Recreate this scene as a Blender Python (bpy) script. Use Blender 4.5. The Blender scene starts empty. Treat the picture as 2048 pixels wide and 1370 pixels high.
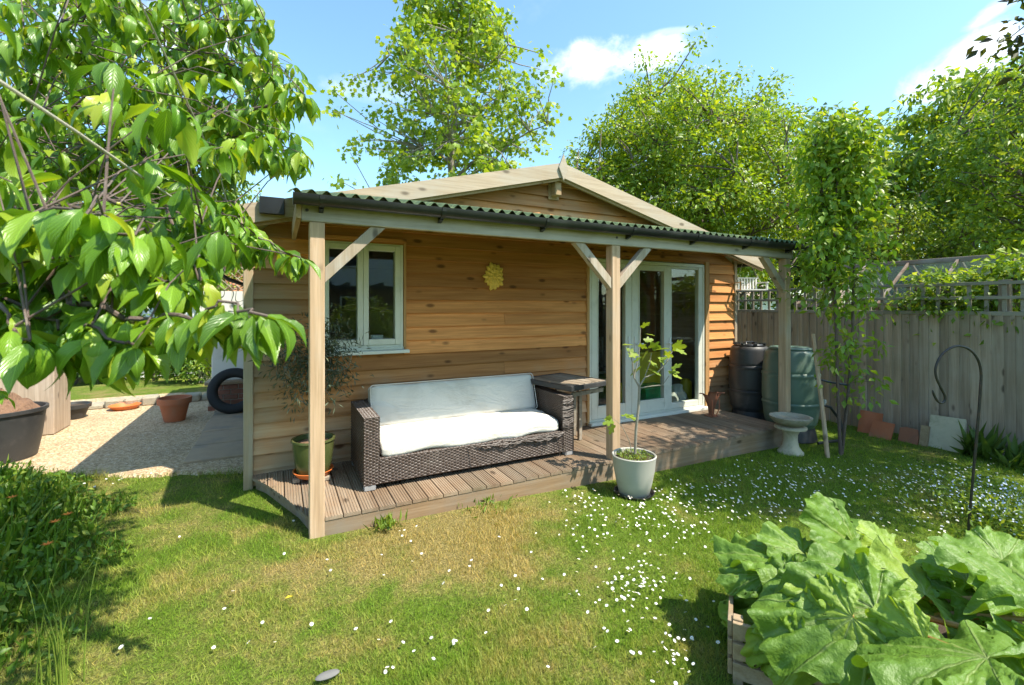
import bpy, bmesh, math, random
import numpy as np
from mathutils import Vector, Matrix

random.seed(7)
rng = np.random.default_rng(11)
scene = bpy.context.scene
col = scene.collection
R = math.radians

# ------------------------------------------------------------------ camera
CAM = np.array([0.0, 0.0, 1.6])
YAW = R(27.16)                       # the camera looks this far to the right of the garden room's depth axis
FPX, CX, CY = 907.0, 1024.0, 612.0   # photograph pixels (2048 wide)
cd = bpy.data.cameras.new('camera'); cam = bpy.data.objects.new('camera', cd); col.objects.link(cam)
cam.location = CAM; cam.rotation_euler = (R(90), 0, -YAW)
cd.sensor_width = 36.0; cd.lens = 36.0 * FPX / 2048.0; cd.shift_y = -(685.0 - CY) / 2048.0
cd.clip_start = 0.05; cd.clip_end = 3000
cd.dof.use_dof = True; cd.dof.focus_distance = 4.6; cd.dof.aperture_fstop = 5.0
scene.camera = cam

# ------------------------------------------------------------------ sun, sky, exposure
SUN_TRAVEL = Vector((-0.76, 1.0, -1.95)).normalized()
sun_el = math.asin(-SUN_TRAVEL.z)
sun_az = math.atan2(-SUN_TRAVEL.x, -SUN_TRAVEL.y)      # from +Y, clockwise
sd = bpy.data.lights.new('sun', 'SUN'); sd.energy = 4.0; sd.angle = R(0.53); sd.color = (1.0, 0.93, 0.80)
so = bpy.data.objects.new('sun', sd); col.objects.link(so)
so.rotation_euler = SUN_TRAVEL.to_track_quat('-Z', 'Y').to_euler(); so.location = (8, -12, 20)

world = bpy.data.worlds.new('World'); scene.world = world; world.use_nodes = True
wt = world.node_tree; wt.nodes.clear()

class NT:
    """small helper around a node tree"""
    def __init__(s, t): s.t = t; s.n = t.nodes; s.l = t.links
    def node(s, kind, **kw):
        nd = s.n.new(kind)
        for k, v in kw.items(): setattr(nd, k, v)
        return nd
    def put(s, sock, v):
        if v is None: return
        if hasattr(v, 'is_output'): s.l.new(v, sock)
        else:
            try: sock.default_value = v
            except Exception: sock.default_value = (v[0], v[1], v[2], 1.0)
    def math(s, op, a, b=None, c=None, clamp=False):
        nd = s.node('ShaderNodeMath', operation=op); nd.use_clamp = clamp
        s.put(nd.inputs[0], a); s.put(nd.inputs[1], b)
        if c is not None: s.put(nd.inputs[2], c)
        return nd.outputs[0]
    def vmath(s, op, a, b=None, scale=None):
        nd = s.node('ShaderNodeVectorMath', operation=op)
        s.put(nd.inputs[0], a)
        if b is not None: s.put(nd.inputs[1], b)
        if scale is not None: s.put(nd.inputs[3], scale)
        return nd.outputs['Value'] if op in ('DOT_PRODUCT', 'LENGTH', 'DISTANCE') else nd.outputs[0]
    def mix(s, f, a, b, mode='MIX'):
        nd = s.node('ShaderNodeMix', data_type='RGBA', blend_type=mode)
        s.put(nd.inputs[0], f); s.put(nd.inputs[6], a); s.put(nd.inputs[7], b)
        return nd.outputs[2]
    def noise(s, vec, scale, detail=3.0, rough=0.55, dist=0.0):
        nd = s.node('ShaderNodeTexNoise'); s.put(nd.inputs['Vector'], vec)
        s.put(nd.inputs['Scale'], scale); nd.inputs['Detail'].default_value = detail
        nd.inputs['Roughness'].default_value = rough; nd.inputs['Distortion'].default_value = dist
        return nd.outputs['Fac']
    def voro(s, vec, scale, feature='F1', rnd=1.0):
        nd = s.node('ShaderNodeTexVoronoi', feature=feature); s.put(nd.inputs['Vector'], vec)
        s.put(nd.inputs['Scale'], scale); nd.inputs['Randomness'].default_value = rnd
        return nd.outputs
    def ramp(s, f, stops, interp='LINEAR'):
        nd = s.node('ShaderNodeValToRGB'); nd.color_ramp.interpolation = interp
        el = nd.color_ramp.elements
        while len(el) < len(stops): el.new(0.5)
        for e, (p, c) in zip(el, stops):
            e.position = p
            e.color = (c, c, c, 1) if not hasattr(c, '__len__') else (c[0], c[1], c[2], 1)
        s.put(nd.inputs[0], f)
        return nd.outputs[0]
    def smooth(s, f, a, b):
        nd = s.node('ShaderNodeMapRange', interpolation_type='SMOOTHSTEP')
        s.put(nd.inputs[0], f); nd.inputs[1].default_value = a; nd.inputs[2].default_value = b
        return nd.outputs[0]
    def sep(s, v):
        nd = s.node('ShaderNodeSeparateXYZ'); s.put(nd.inputs[0], v); return nd.outputs
    def comb(s, x, y, z):
        nd = s.node('ShaderNodeCombineXYZ'); s.put(nd.inputs[0], x); s.put(nd.inputs[1], y); s.put(nd.inputs[2], z)
        return nd.outputs[0]
    def bump(s, h, strength=0.3, dist=0.01):
        nd = s.node('ShaderNodeBump'); nd.inputs['Strength'].default_value = strength
        nd.inputs['Distance'].default_value = dist; s.put(nd.inputs['Height'], h)
        return nd.outputs[0]

def pix_dir(px, py):
    r = (px - CX) / FPX; u = (CY - py) / FPX
    return np.array([r * math.cos(YAW) + math.sin(YAW), -r * math.sin(YAW) + math.cos(YAW), u])

# sky: physical sky with a few fair-weather clouds
w = NT(wt)
sky = w.node('ShaderNodeTexSky', sky_type='NISHITA', sun_disc=False)
sky.sun_elevation = sun_el; sky.sun_rotation = sun_az
sky.altitude = 50; sky.air_density = 1.2; sky.dust_density = 1.0; sky.ozone_density = 1.3
tc = w.node('ShaderNodeTexCoord')
dirv = tc.outputs['Generated']
sx, sy, sz = w.sep(dirv)
az = w.math('ARCTAN2', sx, sy); el = w.math('ARCSINE', sz)
pl = w.comb(w.math('MULTIPLY', az, 1.0), w.math('MULTIPLY', el, 1.5), 0.0)
nz = w.noise(pl, 9.0, 7, 0.6, 0.3)
nz2 = w.noise(pl, 2.6, 4, 0.55, 0.1)
dens = None
for (px, py, hw, hh, tilt, gain) in ((1215, 122, 150, 44, 0.05, 0.85), (1925, 132, 150, 52, 0.42, 1.0), (1985, 22, 75, 17, 0.35, 0.7),
                                     (1340, 64, 60, 9, -0.05, 0.35), (760, 175, 90, 30, 0.1, 0.3), (300, 60, 170, 50, 0.1, 0.9), (2300, 300, 160, 50, 0.2, 1.0)):
    d0 = pix_dir(px, py); d1 = pix_dir(px + hw, py); d2 = pix_dir(px, py - hh)
    ang = lambda d: (math.atan2(d[0], d[1]), math.atan2(d[2], math.hypot(d[0], d[1])))
    a0, e0 = ang(d0); a = abs(ang(d1)[0] - a0); b = abs(ang(d2)[1] - e0)
    du = w.math('SUBTRACT', az, a0); dv = w.math('SUBTRACT', el, e0)
    u = w.math('ADD', w.math('MULTIPLY', du, math.cos(tilt) / a), w.math('MULTIPLY', dv, math.sin(tilt) / a))
    v = w.math('SUBTRACT', w.math('MULTIPLY', dv, math.cos(tilt) / b), w.math('MULTIPLY', du, math.sin(tilt) / b))
    q = w.math('ADD', w.math('MULTIPLY', u, u), w.math('MULTIPLY', v, v))
    k = w.math('SUBTRACT', 1.0, w.math('MULTIPLY', q, 0.55))
    k = w.math('MAXIMUM', k, -1.0)
    k = w.math('ADD', k, w.math('MULTIPLY', w.math('SUBTRACT', nz, 0.5), 3.2))
    k = w.math('MULTIPLY', w.smooth(k, 0.15, 1.3), gain)
    dens = k if dens is None else w.math('MAXIMUM', dens, k)
wisps = w.math('MULTIPLY', w.smooth(w.math('ADD', nz2, w.math('MULTIPLY', nz, 0.3)), 0.72, 1.0), 0.4)
dens = w.math('MAXIMUM', dens, wisps, clamp=True)
skycol = w.mix(w.math('MULTIPLY', dens, 0.92), w.mix(1.0, sky.outputs[0], (0.74, 0.93, 0.95, 1), 'MULTIPLY'), (5.2, 5.3, 5.4, 1))
bg = w.node('ShaderNodeBackground'); w.l.new(skycol, bg.inputs[0]); bg.inputs[1].default_value = 0.15
wo = w.node('ShaderNodeOutputWorld'); w.l.new(bg.outputs[0], wo.inputs[0])

vs = scene.view_settings; vs.view_transform = 'Standard'; vs.look = 'None'; vs.exposure = 1.22; vs.gamma = 1.0; vs.use_curve_mapping = False
cy_ = scene.cycles
cy_.use_denoising = True; cy_.max_bounces = 6; cy_.diffuse_bounces = 3; cy_.glossy_bounces = 3
cy_.transmission_bounces = 5; cy_.transparent_max_bounces = 10; cy_.caustics_reflective = False; cy_.caustics_refractive = False
cy_.use_adaptive_sampling = True; cy_.adaptive_threshold = 0.015
cy_.sample_clamp_indirect = 6.0

# ------------------------------------------------------------------ object helpers
def pt(px, py, depth):
    """the point at a forward distance on the line of sight through a photograph pixel"""
    return CAM + pix_dir(px, py) * depth
def pz(px, py, z):
    d = pix_dir(px, py); return CAM + d * ((z - CAM[2]) / d[2])
def py_(px, py, y):
    d = pix_dir(px, py); return CAM + d * (y / d[1])
def gz(x, y=0.0):
    return -0.022 * float(np.clip(x, 0, 9))

def tag(o, label=None, cat=None, group=None, kind=None):
    if label: o['label'] = label
    if cat: o['category'] = cat
    if group: o['group'] = group
    if kind: o['kind'] = kind
    return o
def thing(name, label, cat, loc=(0, 0, 0), group=None):
    o = bpy.data.objects.new(name, None); col.objects.link(o)
    o.location = Vector([float(v) for v in loc]); o.empty_display_size = 0.1
    return tag(o, label, cat, group)
def root_loc(p):
    v = Vector((0, 0, 0))
    while p is not None: v += p.location; p = p.parent
    return v
def link(name, me, mat=None, parent=None, loc=None):
    o = bpy.data.objects.new(name, me); col.objects.link(o)
    if mat is not None and not me.materials:
        for m in (mat if isinstance(mat, (list, tuple)) else [mat]): me.materials.append(m)
    if parent is not None: o.parent = parent
    if loc is not None: o.location = Vector([float(v) for v in loc]) - (root_loc(parent) if parent is not None else Vector())
    return o

def np_mesh(name, V, F, smooth=False, matidx=None, uv=None):
    """V (n,3), F (m,k) uniform faces"""
    V = np.ascontiguousarray(V, dtype=np.float32); F = np.ascontiguousarray(F, dtype=np.int32)
    me = bpy.data.meshes.new(name); n, k = F.shape
    me.vertices.add(len(V)); me.vertices.foreach_set('co', V.ravel())
    me.loops.add(n * k); me.loops.foreach_set('vertex_index', F.ravel())
    me.polygons.add(n); me.polygons.foreach_set('loop_start', np.arange(0, n * k, k, dtype=np.int32))
    try: me.polygons.foreach_set('loop_total', np.full(n, k, dtype=np.int32))
    except Exception: pass
    if matidx is not None: me.polygons.foreach_set('material_index', np.ascontiguousarray(matidx, dtype=np.int32))
    if smooth: me.polygons.foreach_set('use_smooth', np.ones(n, dtype=bool))
    me.update(calc_edges=True)
    if uv is not None:
        lay = me.uv_layers.new(name='UVMap')
        lay.data.foreach_set('uv', np.ascontiguousarray(uv[F.ravel()], dtype=np.float32).ravel())
    me.validate()
    return me

class MB:
    """collects shapes in world coordinates and links them as ONE mesh object"""
    def __init__(s): s.v = []; s.f = []; s.m = []; s.sm = []
    def add(s, V, F, mi=0, smooth=False):
        b = len(s.v); s.v += [tuple(map(float, p)) for p in V]
        for f in F: s.f.append([b + int(i) for i in f]); s.m.append(mi); s.sm.append(smooth)
        return s
    def box(s, x0, x1, y0, y1, z0, z1, mi=0):
        V = [(x0, y0, z0), (x1, y0, z0), (x1, y1, z0), (x0, y1, z0), (x0, y0, z1), (x1, y0, z1), (x1, y1, z1), (x0, y1, z1)]
        return s.add(V, BOXF, mi)
    def obox(s, c, ax, ay, az_, hx, hy, hz, mi=0, ch=0.0):
        """oriented box: centre, three unit axes, half sizes"""
        c = np.array(c, float); A = [np.array(a, float) for a in (ax, ay, az_)]
        V = []
        for sz_ in (-1, 1):
            for (a, b) in ((-1, -1), (1, -1), (1, 1), (-1, 1)):
                V.append(c + A[0] * hx * a + A[1] * hy * b + A[2] * hz * sz_)
        return s.add(V, BOXF, mi)
    def bar(s, p, q, w, h, up=(0, 0, 1), mi=0):
        p = np.array(p, float); q = np.array(q, float); d = q - p; L = np.linalg.norm(d); d /= L
        up = np.array(up, float); sd_ = np.cross(d, up); sd_ /= np.linalg.norm(sd_); u = np.cross(sd_, d)
        return s.obox((p + q) / 2, d, sd_, u, L / 2, w / 2, h / 2, mi)
    def prism(s, poly, axis, a, b, mi=0, smooth=False):
        """polygon (2D) extruded along axis between a and b; poly in the two remaining axes in order"""
        def P(u, v, t):
            return {'x': (t, u, v), 'y': (u, t, v), 'z': (u, v, t)}[axis]
        n = len(poly); V = [P(u, v, a) for u, v in poly] + [P(u, v, b) for u, v in poly]
        F = [list(range(n))[::-1], list(range(n, 2 * n))] + [[i, (i + 1) % n, n + (i + 1) % n, n + i] for i in range(n)]
        return s.add(V, F, mi, smooth)
    def tube(s, pts, rad, seg=8, mi=0, cap=True):
        pts = [np.array(p, float) for p in pts]; n = len(pts)
        if not hasattr(rad, '__len__'): rad = [rad] * n
        V = []; prev = None
        for i, p in enumerate(pts):
            d = pts[min(i + 1, n - 1)] - pts[max(i - 1, 0)]; d = d / (np.linalg.norm(d) + 1e-9)
            if prev is None:
                a = np.cross(d, (0, 0, 1.0));
                if np.linalg.norm(a) < 1e-3: a = np.cross(d, (1.0, 0, 0))
            else: a = prev - d * (prev @ d)
            a = a / np.linalg.norm(a); b = np.cross(d, a); prev = a
            for k in range(seg):
                t = 2 * math.pi * k / seg; V.append(p + rad[i] * (math.cos(t) * a + math.sin(t) * b))
        F = [[i * seg + k, i * seg + (k + 1) % seg, (i + 1) * seg + (k + 1) % seg, (i + 1) * seg + k] for i in range(n - 1) for k in range(seg)]
        if cap: F += [list(range(seg))[::-1], [(n - 1) * seg + k for k in range(seg)]]
        return s.add(V, F, mi, True)
    def lathe(s, prof, c, seg=40, mi=0, jit=0.0):
        c = np.array(c, float); n = len(prof); V = []
        for r_, z_ in prof:
            for k in range(seg):
                t = 2 * math.pi * k / seg; rr = r_ * (1 + jit * (random.random() - .5))
                V.append(c + np.array([rr * math.cos(t), rr * math.sin(t), z_]))
        F = [[i * seg + k, i * seg + (k + 1) % seg, (i + 1) * seg + (k + 1) % seg, (i + 1) * seg + k] for i in range(n - 1) for k in range(seg)]
        F += [list(range(seg))[::-1], [(n - 1) * seg + k for k in range(seg)]]
        return s.add(V, F, mi, True)
    def sphere(s, c, r_, seg=10, rings=7, mi=0, sc=(1, 1, 1)):
        prof = [(max(1e-4, math.sin(math.pi * i / rings)), -math.cos(math.pi * i / rings)) for i in range(rings + 1)]
        c = np.array(c, float); V = []
        for a, b in prof:
            for k in range(seg):
                t = 2 * math.pi * k / seg; V.append(c + r_ * np.array([a * math.cos(t) * sc[0], a * math.sin(t) * sc[1], b * sc[2]]))
        F = [[i * seg + k, i * seg + (k + 1) % seg, (i + 1) * seg + (k + 1) % seg, (i + 1) * seg + k] for i in range(rings) for k in range(seg)]
        return s.add(V, F, mi, True)
    def build(s, name, mat, parent=None, loc=None, bevel=0.0, autosmooth=True):
        """loc: where the object's origin goes (world) when it has no parent"""
        off = root_loc(parent) if parent is not None else Vector(loc if loc is not None else (0, 0, 0))
        off = np.array([off.x, off.y, off.z])
        me = bpy.data.meshes.new(name)
        me.from_pydata([tuple(np.array(p) - off) for p in s.v], [], s.f)
        for p, mi, sm in zip(me.polygons, s.m, s.sm): p.material_index = mi; p.use_smooth = sm
        if bevel > 0:
            bm = bmesh.new(); bm.from_mesh(me)
            bmesh.ops.recalc_face_normals(bm, faces=bm.faces)
            bmesh.ops.bevel(bm, geom=[e for e in bm.edges], offset=bevel, segments=1, affect='EDGES', profile=0.5, clamp_overlap=True)
            bm.to_mesh(me); bm.free()
        if any(s.sm):
            try: me.set_sharp_from_angle(angle=R(38))
            except Exception: pass
        me.update()
        o = link(name, me, mat, parent)
        if parent is None and loc is not None: o.location = Vector([float(v) for v in loc])
        return o
BOXF = [[0, 3, 2, 1], [4, 5, 6, 7], [0, 1, 5, 4], [1, 2, 6, 5], [2, 3, 7, 6], [3, 0, 4, 7]]

# ------------------------------------------------------------------ materials
def new_mat(name):
    m = bpy.data.materials.new(name); m.use_nodes = True; t = NT(m.node_tree); t.n.clear()
    out = t.node('ShaderNodeOutputMaterial')
    return m, t, out
def principled(t, out, color, rough=0.6, normal=None, metal=0.0, spec=0.5):
    b = t.node('ShaderNodeBsdfPrincipled')
    t.put(b.inputs['Base Color'], color); t.put(b.inputs['Roughness'], rough)
    b.inputs['Metallic'].default_value = metal; b.inputs['Specular IOR Level'].default_value = spec
    if normal is not None: t.l.new(normal, b.inputs['Normal'])
    t.l.new(b.outputs[0], out.inputs[0])
    return b
def c4(c): return (c[0], c[1], c[2], 1.0)

def m_plain(name, color, rough=0.6, var=0.15, scale=8.0, bump=0.15, bdist=0.004, metal=0.0, spec=0.5, dirt=None, dirt_amt=0.5, dscale=3.0):
    """a painted / plastic / clay surface with mottling, optional dirt and fine relief"""
    m, t, out = new_mat(name)
    g = t.node('ShaderNodeNewGeometry'); p = g.outputs['Position']
    n = t.noise(p, scale, 5, 0.6)
    c = t.mix(n, c4([x * (1 - var) for x in color]), c4([min(1, x * (1 + var)) for x in color]))
    if dirt is not None:
        d = t.smooth(t.noise(p, dscale, 6, 0.65, 0.4), 0.48, 0.72)
        c = t.mix(t.math('MULTIPLY', d, dirt_amt), c, c4(dirt))
    fine = t.noise(p, scale * 14, 3, 0.6)
    rr = t.math('ADD', rough - 0.08, t.math('MULTIPLY', n, 0.16))
    principled(t, out, c, rr, t.bump(t.math('ADD', n, t.math('MULTIPLY', fine, 0.35)), bump, bdist), metal, spec)
    return m

def m_wood(name, c1, c2, axis='x', rough=0.78, knot=0.5, weather=None, wmask=None, tint=0.22, grain=1.0, kscale=1.0, green=0.0, fine_c=0.35):
    """sawn softwood: long grain, growth bands, knots, per-board tint; grey weathering where wmask(t, pos) says"""
    m, t, out = new_mat(name)
    g = t.node('ShaderNodeNewGeometry'); oi = t.node('ShaderNodeObjectInfo')
    rnd = oi.outputs['Random']
    off = t.comb(t.math('MULTIPLY', rnd, 37.0), t.math('MULTIPLY', rnd, 19.0), t.math('MULTIPLY', rnd, 53.0))
    p0 = g.outputs['Position']
    p = t.vmath('ADD', p0, off)
    lo, hi = 1.1 * grain, 22.0 * grain
    s = {'x': (lo, hi, hi), 'y': (hi, lo, hi), 'z': (hi, hi, lo)}[axis]
    ps = t.vmath('MULTIPLY', p, s)
    n1 = t.noise(ps, 1.0, 5, 0.6, 0.5)
    fs = {'x': (3.0, 140, 140), 'y': (140, 3.0, 140), 'z': (140, 140, 3.0)}[axis]
    n2 = t.noise(t.vmath('MULTIPLY', p, fs), 1.0, 3, 0.6)
    c = t.ramp(n1, [(0.28, c2), (0.5, [(a + b) / 2 for a, b in zip(c1, c2)]), (0.7, c1)])
    c = t.mix(t.math('MULTIPLY', t.smooth(n2, 0.42, 0.68), fine_c), c, t.mix(0.75, c, c4([x * 0.45 for x in c2])))
    if weather is not None:
        big = t.noise(p0, 1.7, 4, 0.6)
        mk = wmask(t, p0, t.math('ADD', t.math('MULTIPLY', big, 0.7), t.math('MULTIPLY', n1, 0.3)))
        wc = t.mix(n1, c4([x * 0.72 for x in weather]), c4([x * 1.18 for x in weather]))
        c = t.mix(mk, c, wc)
    # knots
    ks = {'x': (3.6, 8.0, 8.0), 'y': (8.0, 3.6, 8.0), 'z': (8.0, 8.0, 3.6)}[axis]
    kp = t.vmath('MULTIPLY', p, [k * kscale for k in ks])
    kp = t.vmath('ADD', kp, t.vmath('SCALE', t.comb(n1, n2, n1), scale=0.12))
    vo = t.voro(kp, 1.0)
    kd = vo['Distance']
    km = t.math('SUBTRACT', 1.0, t.smooth(kd, 0.08, 0.24))
    pick = t.math('GREATER_THAN', t.sep(vo['Color'])[0], 1.0 - knot)
    km = t.math('MULTIPLY', km, pick)
    c = t.mix(t.math('MULTIPLY', km, 0.82), c, c4([x * 0.28 for x in c2]))
    # board-to-board tint
    tv = t.math('ADD', 1.0 - tint / 2, t.math('MULTIPLY', rnd, tint))
    c = t.mix(1.0, c, t.comb(tv, tv, tv), 'MULTIPLY')
    if green > 0:
        c = t.mix(t.math('MULTIPLY', t.smooth(t.noise(p0, 2.3, 5, 0.6), 0.5, 0.7), green), c, c4((0.12, 0.15, 0.06)))
    h = t.math('ADD', t.math('MULTIPLY', n2, 0.6), t.math('MULTIPLY', n1, 0.8))
    principled(t, out, c, rough, t.bump(h, 0.35, 0.0025), 0, 0.3)
    return m

def m_leaf(name, ca, cb, cc=None, trans=0.35, rough=0.42, obj_random=False, spec=0.5, vein=False, tcol=None):
    """leaf: per-leaf colour, light passing through"""
    m, t, out = new_mat(name)
    g = t.node('ShaderNodeNewGeometry')
    rnd = g.outputs['Random Per Island']
    if obj_random:
        oi = t.node('ShaderNodeObjectInfo'); rnd = t.math('FRACT', t.math('ADD', rnd, t.math('MULTIPLY', oi.outputs['Random'], 7.3)))
    stops = [(0.0, ca), (0.75, cb), (1.0, cc if cc is not None else cb)]
    c = t.ramp(rnd, stops)
    n = t.noise(g.outputs['Position'], 3.0, 3, 0.5)
    c = t.mix(1.0, c, t.ramp(n, [(0.3, 0.78), (0.7, 1.18)]), 'MULTIPLY')
    nrm = None
    if vein:
        uvn = t.node('ShaderNodeUVMap'); ux, uy, _ = t.sep(uvn.outputs[0])
        ax = t.math('ABSOLUTE', t.math('SUBTRACT', ux, 0.5))
        mid = t.math('SUBTRACT', 1.0, t.smooth(ax, 0.008, 0.03))
        ph = t.math('SUBTRACT', t.math('MULTIPLY', uy, 9.0), t.math('MULTIPLY', ax, 9.0))
        fr = t.math('ABSOLUTE', t.math('SUBTRACT', t.math('FRACT', ph), 0.5))
        side = t.math('MULTIPLY', t.math('SUBTRACT', 1.0, t.smooth(fr, 0.02, 0.09)), 0.55)
        vv = t.math('MAXIMUM', mid, side)
        c = t.mix(t.math('MULTIPLY', vv, 0.5), c, c4([min(1, x * 1.9 + 0.03) for x in cb]))
        nrm = t.bump(t.math('ADD', t.math('MULTIPLY', fr, 1.2), t.math('MULTIPLY', vv, -0.6)), 0.3, 0.002)
    b = t.node('ShaderNodeBsdfPrincipled'); t.put(b.inputs['Base Color'], c); b.inputs['Roughness'].default_value = rough
    b.inputs['Specular IOR Level'].default_value = spec
    tr = t.node('ShaderNodeBsdfTranslucent')
    t.put(tr.inputs[0], t.mix(1.0, c, c4(tcol or (1.5, 1.35, 0.35)), 'MULTIPLY'))
    if nrm is not None: t.l.new(nrm, b.inputs['Normal'])
    ms = t.node('ShaderNodeMixShader'); ms.inputs[0].default_value = trans
    t.l.new(b.outputs[0], ms.inputs[1]); t.l.new(tr.outputs[0], ms.inputs[2]); t.l.new(ms.outputs[0], out.inputs[0])
    return m

def m_glass(name, ior=1.6, tint=(0.93, 0.97, 0.95)):
    m, t, out = new_mat(name)
    lw = t.node('ShaderNodeLayerWeight'); lw.inputs[0].default_value = 0.5; f0 = ((ior - 1) / (ior + 1)) ** 2
    fac = t.math('ADD', f0, t.math('MULTIPLY', t.math('POWER', lw.outputs['Facing'], 5.0), 1 - f0), clamp=True)     # same from both sides of the pane
    gl = t.node('ShaderNodeBsdfGlossy'); gl.inputs['Roughness'].default_value = 0.0; gl.inputs['Color'].default_value = (1, 1, 1, 1)
    tp = t.node('ShaderNodeBsdfTransparent'); tp.inputs[0].default_value = c4(tint)
    g = t.node('ShaderNodeNewGeometry')
    n = t.noise(g.outputs['Position'], 1.4, 2, 0.5)
    bn = t.bump(n, 0.05, 0.02); t.l.new(bn, gl.inputs['Normal'])
    ms = t.node('ShaderNodeMixShader'); t.l.new(fac, ms.inputs[0])
    t.l.new(tp.outputs[0], ms.inputs[1]); t.l.new(gl.outputs[0], ms.inputs[2]); t.l.new(ms.outputs[0], out.inputs[0])
    return m

def wall_weather(t, p, n):
    x, y, z = t.sep(p)
    a = t.math('SUBTRACT', 1.0, t.smooth(z, 0.15, 1.35))
    b = t.math('SUBTRACT', 1.0, t.smooth(x, -0.3, 0.75))
    gb = t.math('MULTIPLY', t.smooth(z, 2.45, 2.75), 0.6)
    k = t.math('MAXIMUM', t.math('MAXIMUM', t.math('MULTIPLY', a, 0.75), t.math('MULTIPLY', b, 0.75)), t.math('MULTIPLY', gb, 0.75))
    return t.smooth(t.math('ADD', k, t.math('MULTIPLY', t.math('SUBTRACT', n, 0.5), 1.5)), 0.15, 1.0)
def some_weather(lo, hi):
    return lambda t, p, n: t.smooth(n, lo, hi)

M = {}
M['siding'] = m_wood('cedar_siding', (0.70, 0.315, 0.105), (0.45, 0.175, 0.05), 'x', knot=0.85, weather=(0.42, 0.315, 0.205), wmask=wall_weather, tint=0.75, fine_c=0.3)
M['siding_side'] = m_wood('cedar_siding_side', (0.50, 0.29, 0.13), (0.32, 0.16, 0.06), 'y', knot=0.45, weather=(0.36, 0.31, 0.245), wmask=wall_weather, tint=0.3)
M['trim'] = m_wood('cedar_trim', (0.50, 0.37, 0.23), (0.36, 0.25, 0.14), 'z', knot=0.35, weather=(0.36, 0.31, 0.24), wmask=some_weather(0.35, 0.65))
M['trim_orange'] = m_wood('cedar_trim_sheltered', (0.55, 0.33, 0.14), (0.40, 0.21, 0.08), 'z', knot=0.3)
M['barge'] = m_wood('weathered_barge', (0.52, 0.42, 0.30), (0.38, 0.29, 0.195), 'x', knot=0.4, weather=(0.44, 0.38, 0.30), wmask=some_weather(0.4, 0.65), tint=0.1)
M['post'] = m_wood('veranda_post_wood', (0.62, 0.44, 0.29), (0.42, 0.28, 0.165), 'z', knot=0.6, weather=(0.46, 0.39, 0.31), wmask=some_weather(0.5, 0.8), tint=0.14)
M['beam'] = m_wood('veranda_beam_wood', (0.46, 0.40, 0.32), (0.31, 0.265, 0.20), 'x', knot=0.5, weather=(0.50, 0.44, 0.36), wmask=some_weather(0.35, 0.6), tint=0.1, green=0.08)
M['brace'] = m_wood('veranda_brace_wood', (0.47, 0.38, 0.28), (0.33, 0.26, 0.18), 'z', knot=0.5, weather=(0.42, 0.40, 0.36), wmask=some_weather(0.4, 0.7), tint=0.2)
M['rafter'] = m_wood('rafter_wood', (0.46, 0.33, 0.19), (0.32, 0.21, 0.11), 'y', knot=0.4)
M['deck'] = m_wood('deck_wood', (0.34, 0.235, 0.15), (0.20, 0.13, 0.08), 'y', knot=0.35, weather=(0.28, 0.225, 0.165), wmask=some_weather(0.38, 0.7), tint=0.35, green=0.15)
M['deck_edge'] = m_wood('deck_fascia_wood', (0.38, 0.255, 0.145), (0.24, 0.15, 0.08), 'x', knot=0.3, weather=(0.27, 0.23, 0.18), wmask=some_weather(0.4, 0.7))
M['fence'] = m_wood('fence_wood', (0.51, 0.395, 0.29), (0.31, 0.23, 0.165), 'z', knot=0.65, weather=(0.46, 0.38, 0.305), wmask=some_weather(0.4, 0.7), tint=0.5, green=0.12)
M['fence_rail'] = m_wood('trellis_wood', (0.36, 0.32, 0.25), (0.25, 0.215, 0.165), 'y', knot=0.2, tint=0.25, green=0.2)
M['crate'] = m_wood('crate_wood', (0.40, 0.29, 0.17), (0.26, 0.18, 0.10), 'x', knot=0.3, weather=(0.30, 0.25, 0.19), wmask=some_weather(0.45, 0.7))
M['sage'] = m_plain('sage_paint', (0.64, 0.64, 0.55), 0.42, 0.06, 3, 0.05, dirt=(0.33, 0.36, 0.30), dirt_amt=0.35, dscale=5)
M['sill'] = m_plain('pale_sill_paint', (0.70, 0.71, 0.64), 0.4, 0.06, 4, 0.05)
M['glass'] = m_glass('window_glass')
M['black'] = m_plain('black_plastic', (0.018, 0.019, 0.021), 0.34, 0.3, 6, 0.08, dirt=(0.07, 0.07, 0.065), dirt_amt=0.5)
M['black_dusty'] = m_plain('dusty_black_plastic', (0.035, 0.035, 0.036), 0.5, 0.3, 5, 0.1, dirt=(0.12, 0.11, 0.10), dirt_amt=0.55)
M['corr'] = m_plain('green_bitumen_sheet', (0.07, 0.11, 0.045), 0.85, 0.4, 9, 0.5, dirt=(0.22, 0.27, 0.11), dirt_amt=0.85, dscale=14)
M['felt'] = m_plain('roof_felt', (0.07, 0.068, 0.066), 0.9, 0.3, 12, 0.4)
M['dark'] = m_plain('dark_interior', (0.30, 0.25, 0.19), 0.9, 0.3, 2, 0.1)
M['inwall'] = m_plain('interior_board', (0.55, 0.50, 0.42), 0.85, 0.2, 3, 0.1)
M['terra'] = m_plain('terracotta', (0.46, 0.145, 0.065), 0.85, 0.2, 7, 0.25, dirt=(0.30, 0.20, 0.13), dirt_amt=0.5)
M['terra_dark'] = m_plain('dark_terracotta', (0.30, 0.115, 0.06), 0.8, 0.25, 9, 0.3, dirt=(0.12, 0.075, 0.05), dirt_amt=0.6)
M['orange'] = m_plain('orange_plastic', (0.62, 0.16, 0.035), 0.5, 0.12, 6, 0.08, dirt=(0.35, 0.15, 0.07), dirt_amt=0.4)
M['stone'] = m_plain('mossy_stone', (0.36, 0.32, 0.24), 0.9, 0.3, 22, 1.0, 0.012, dirt=(0.19, 0.19, 0.12), dirt_amt=0.8, dscale=11)
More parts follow.
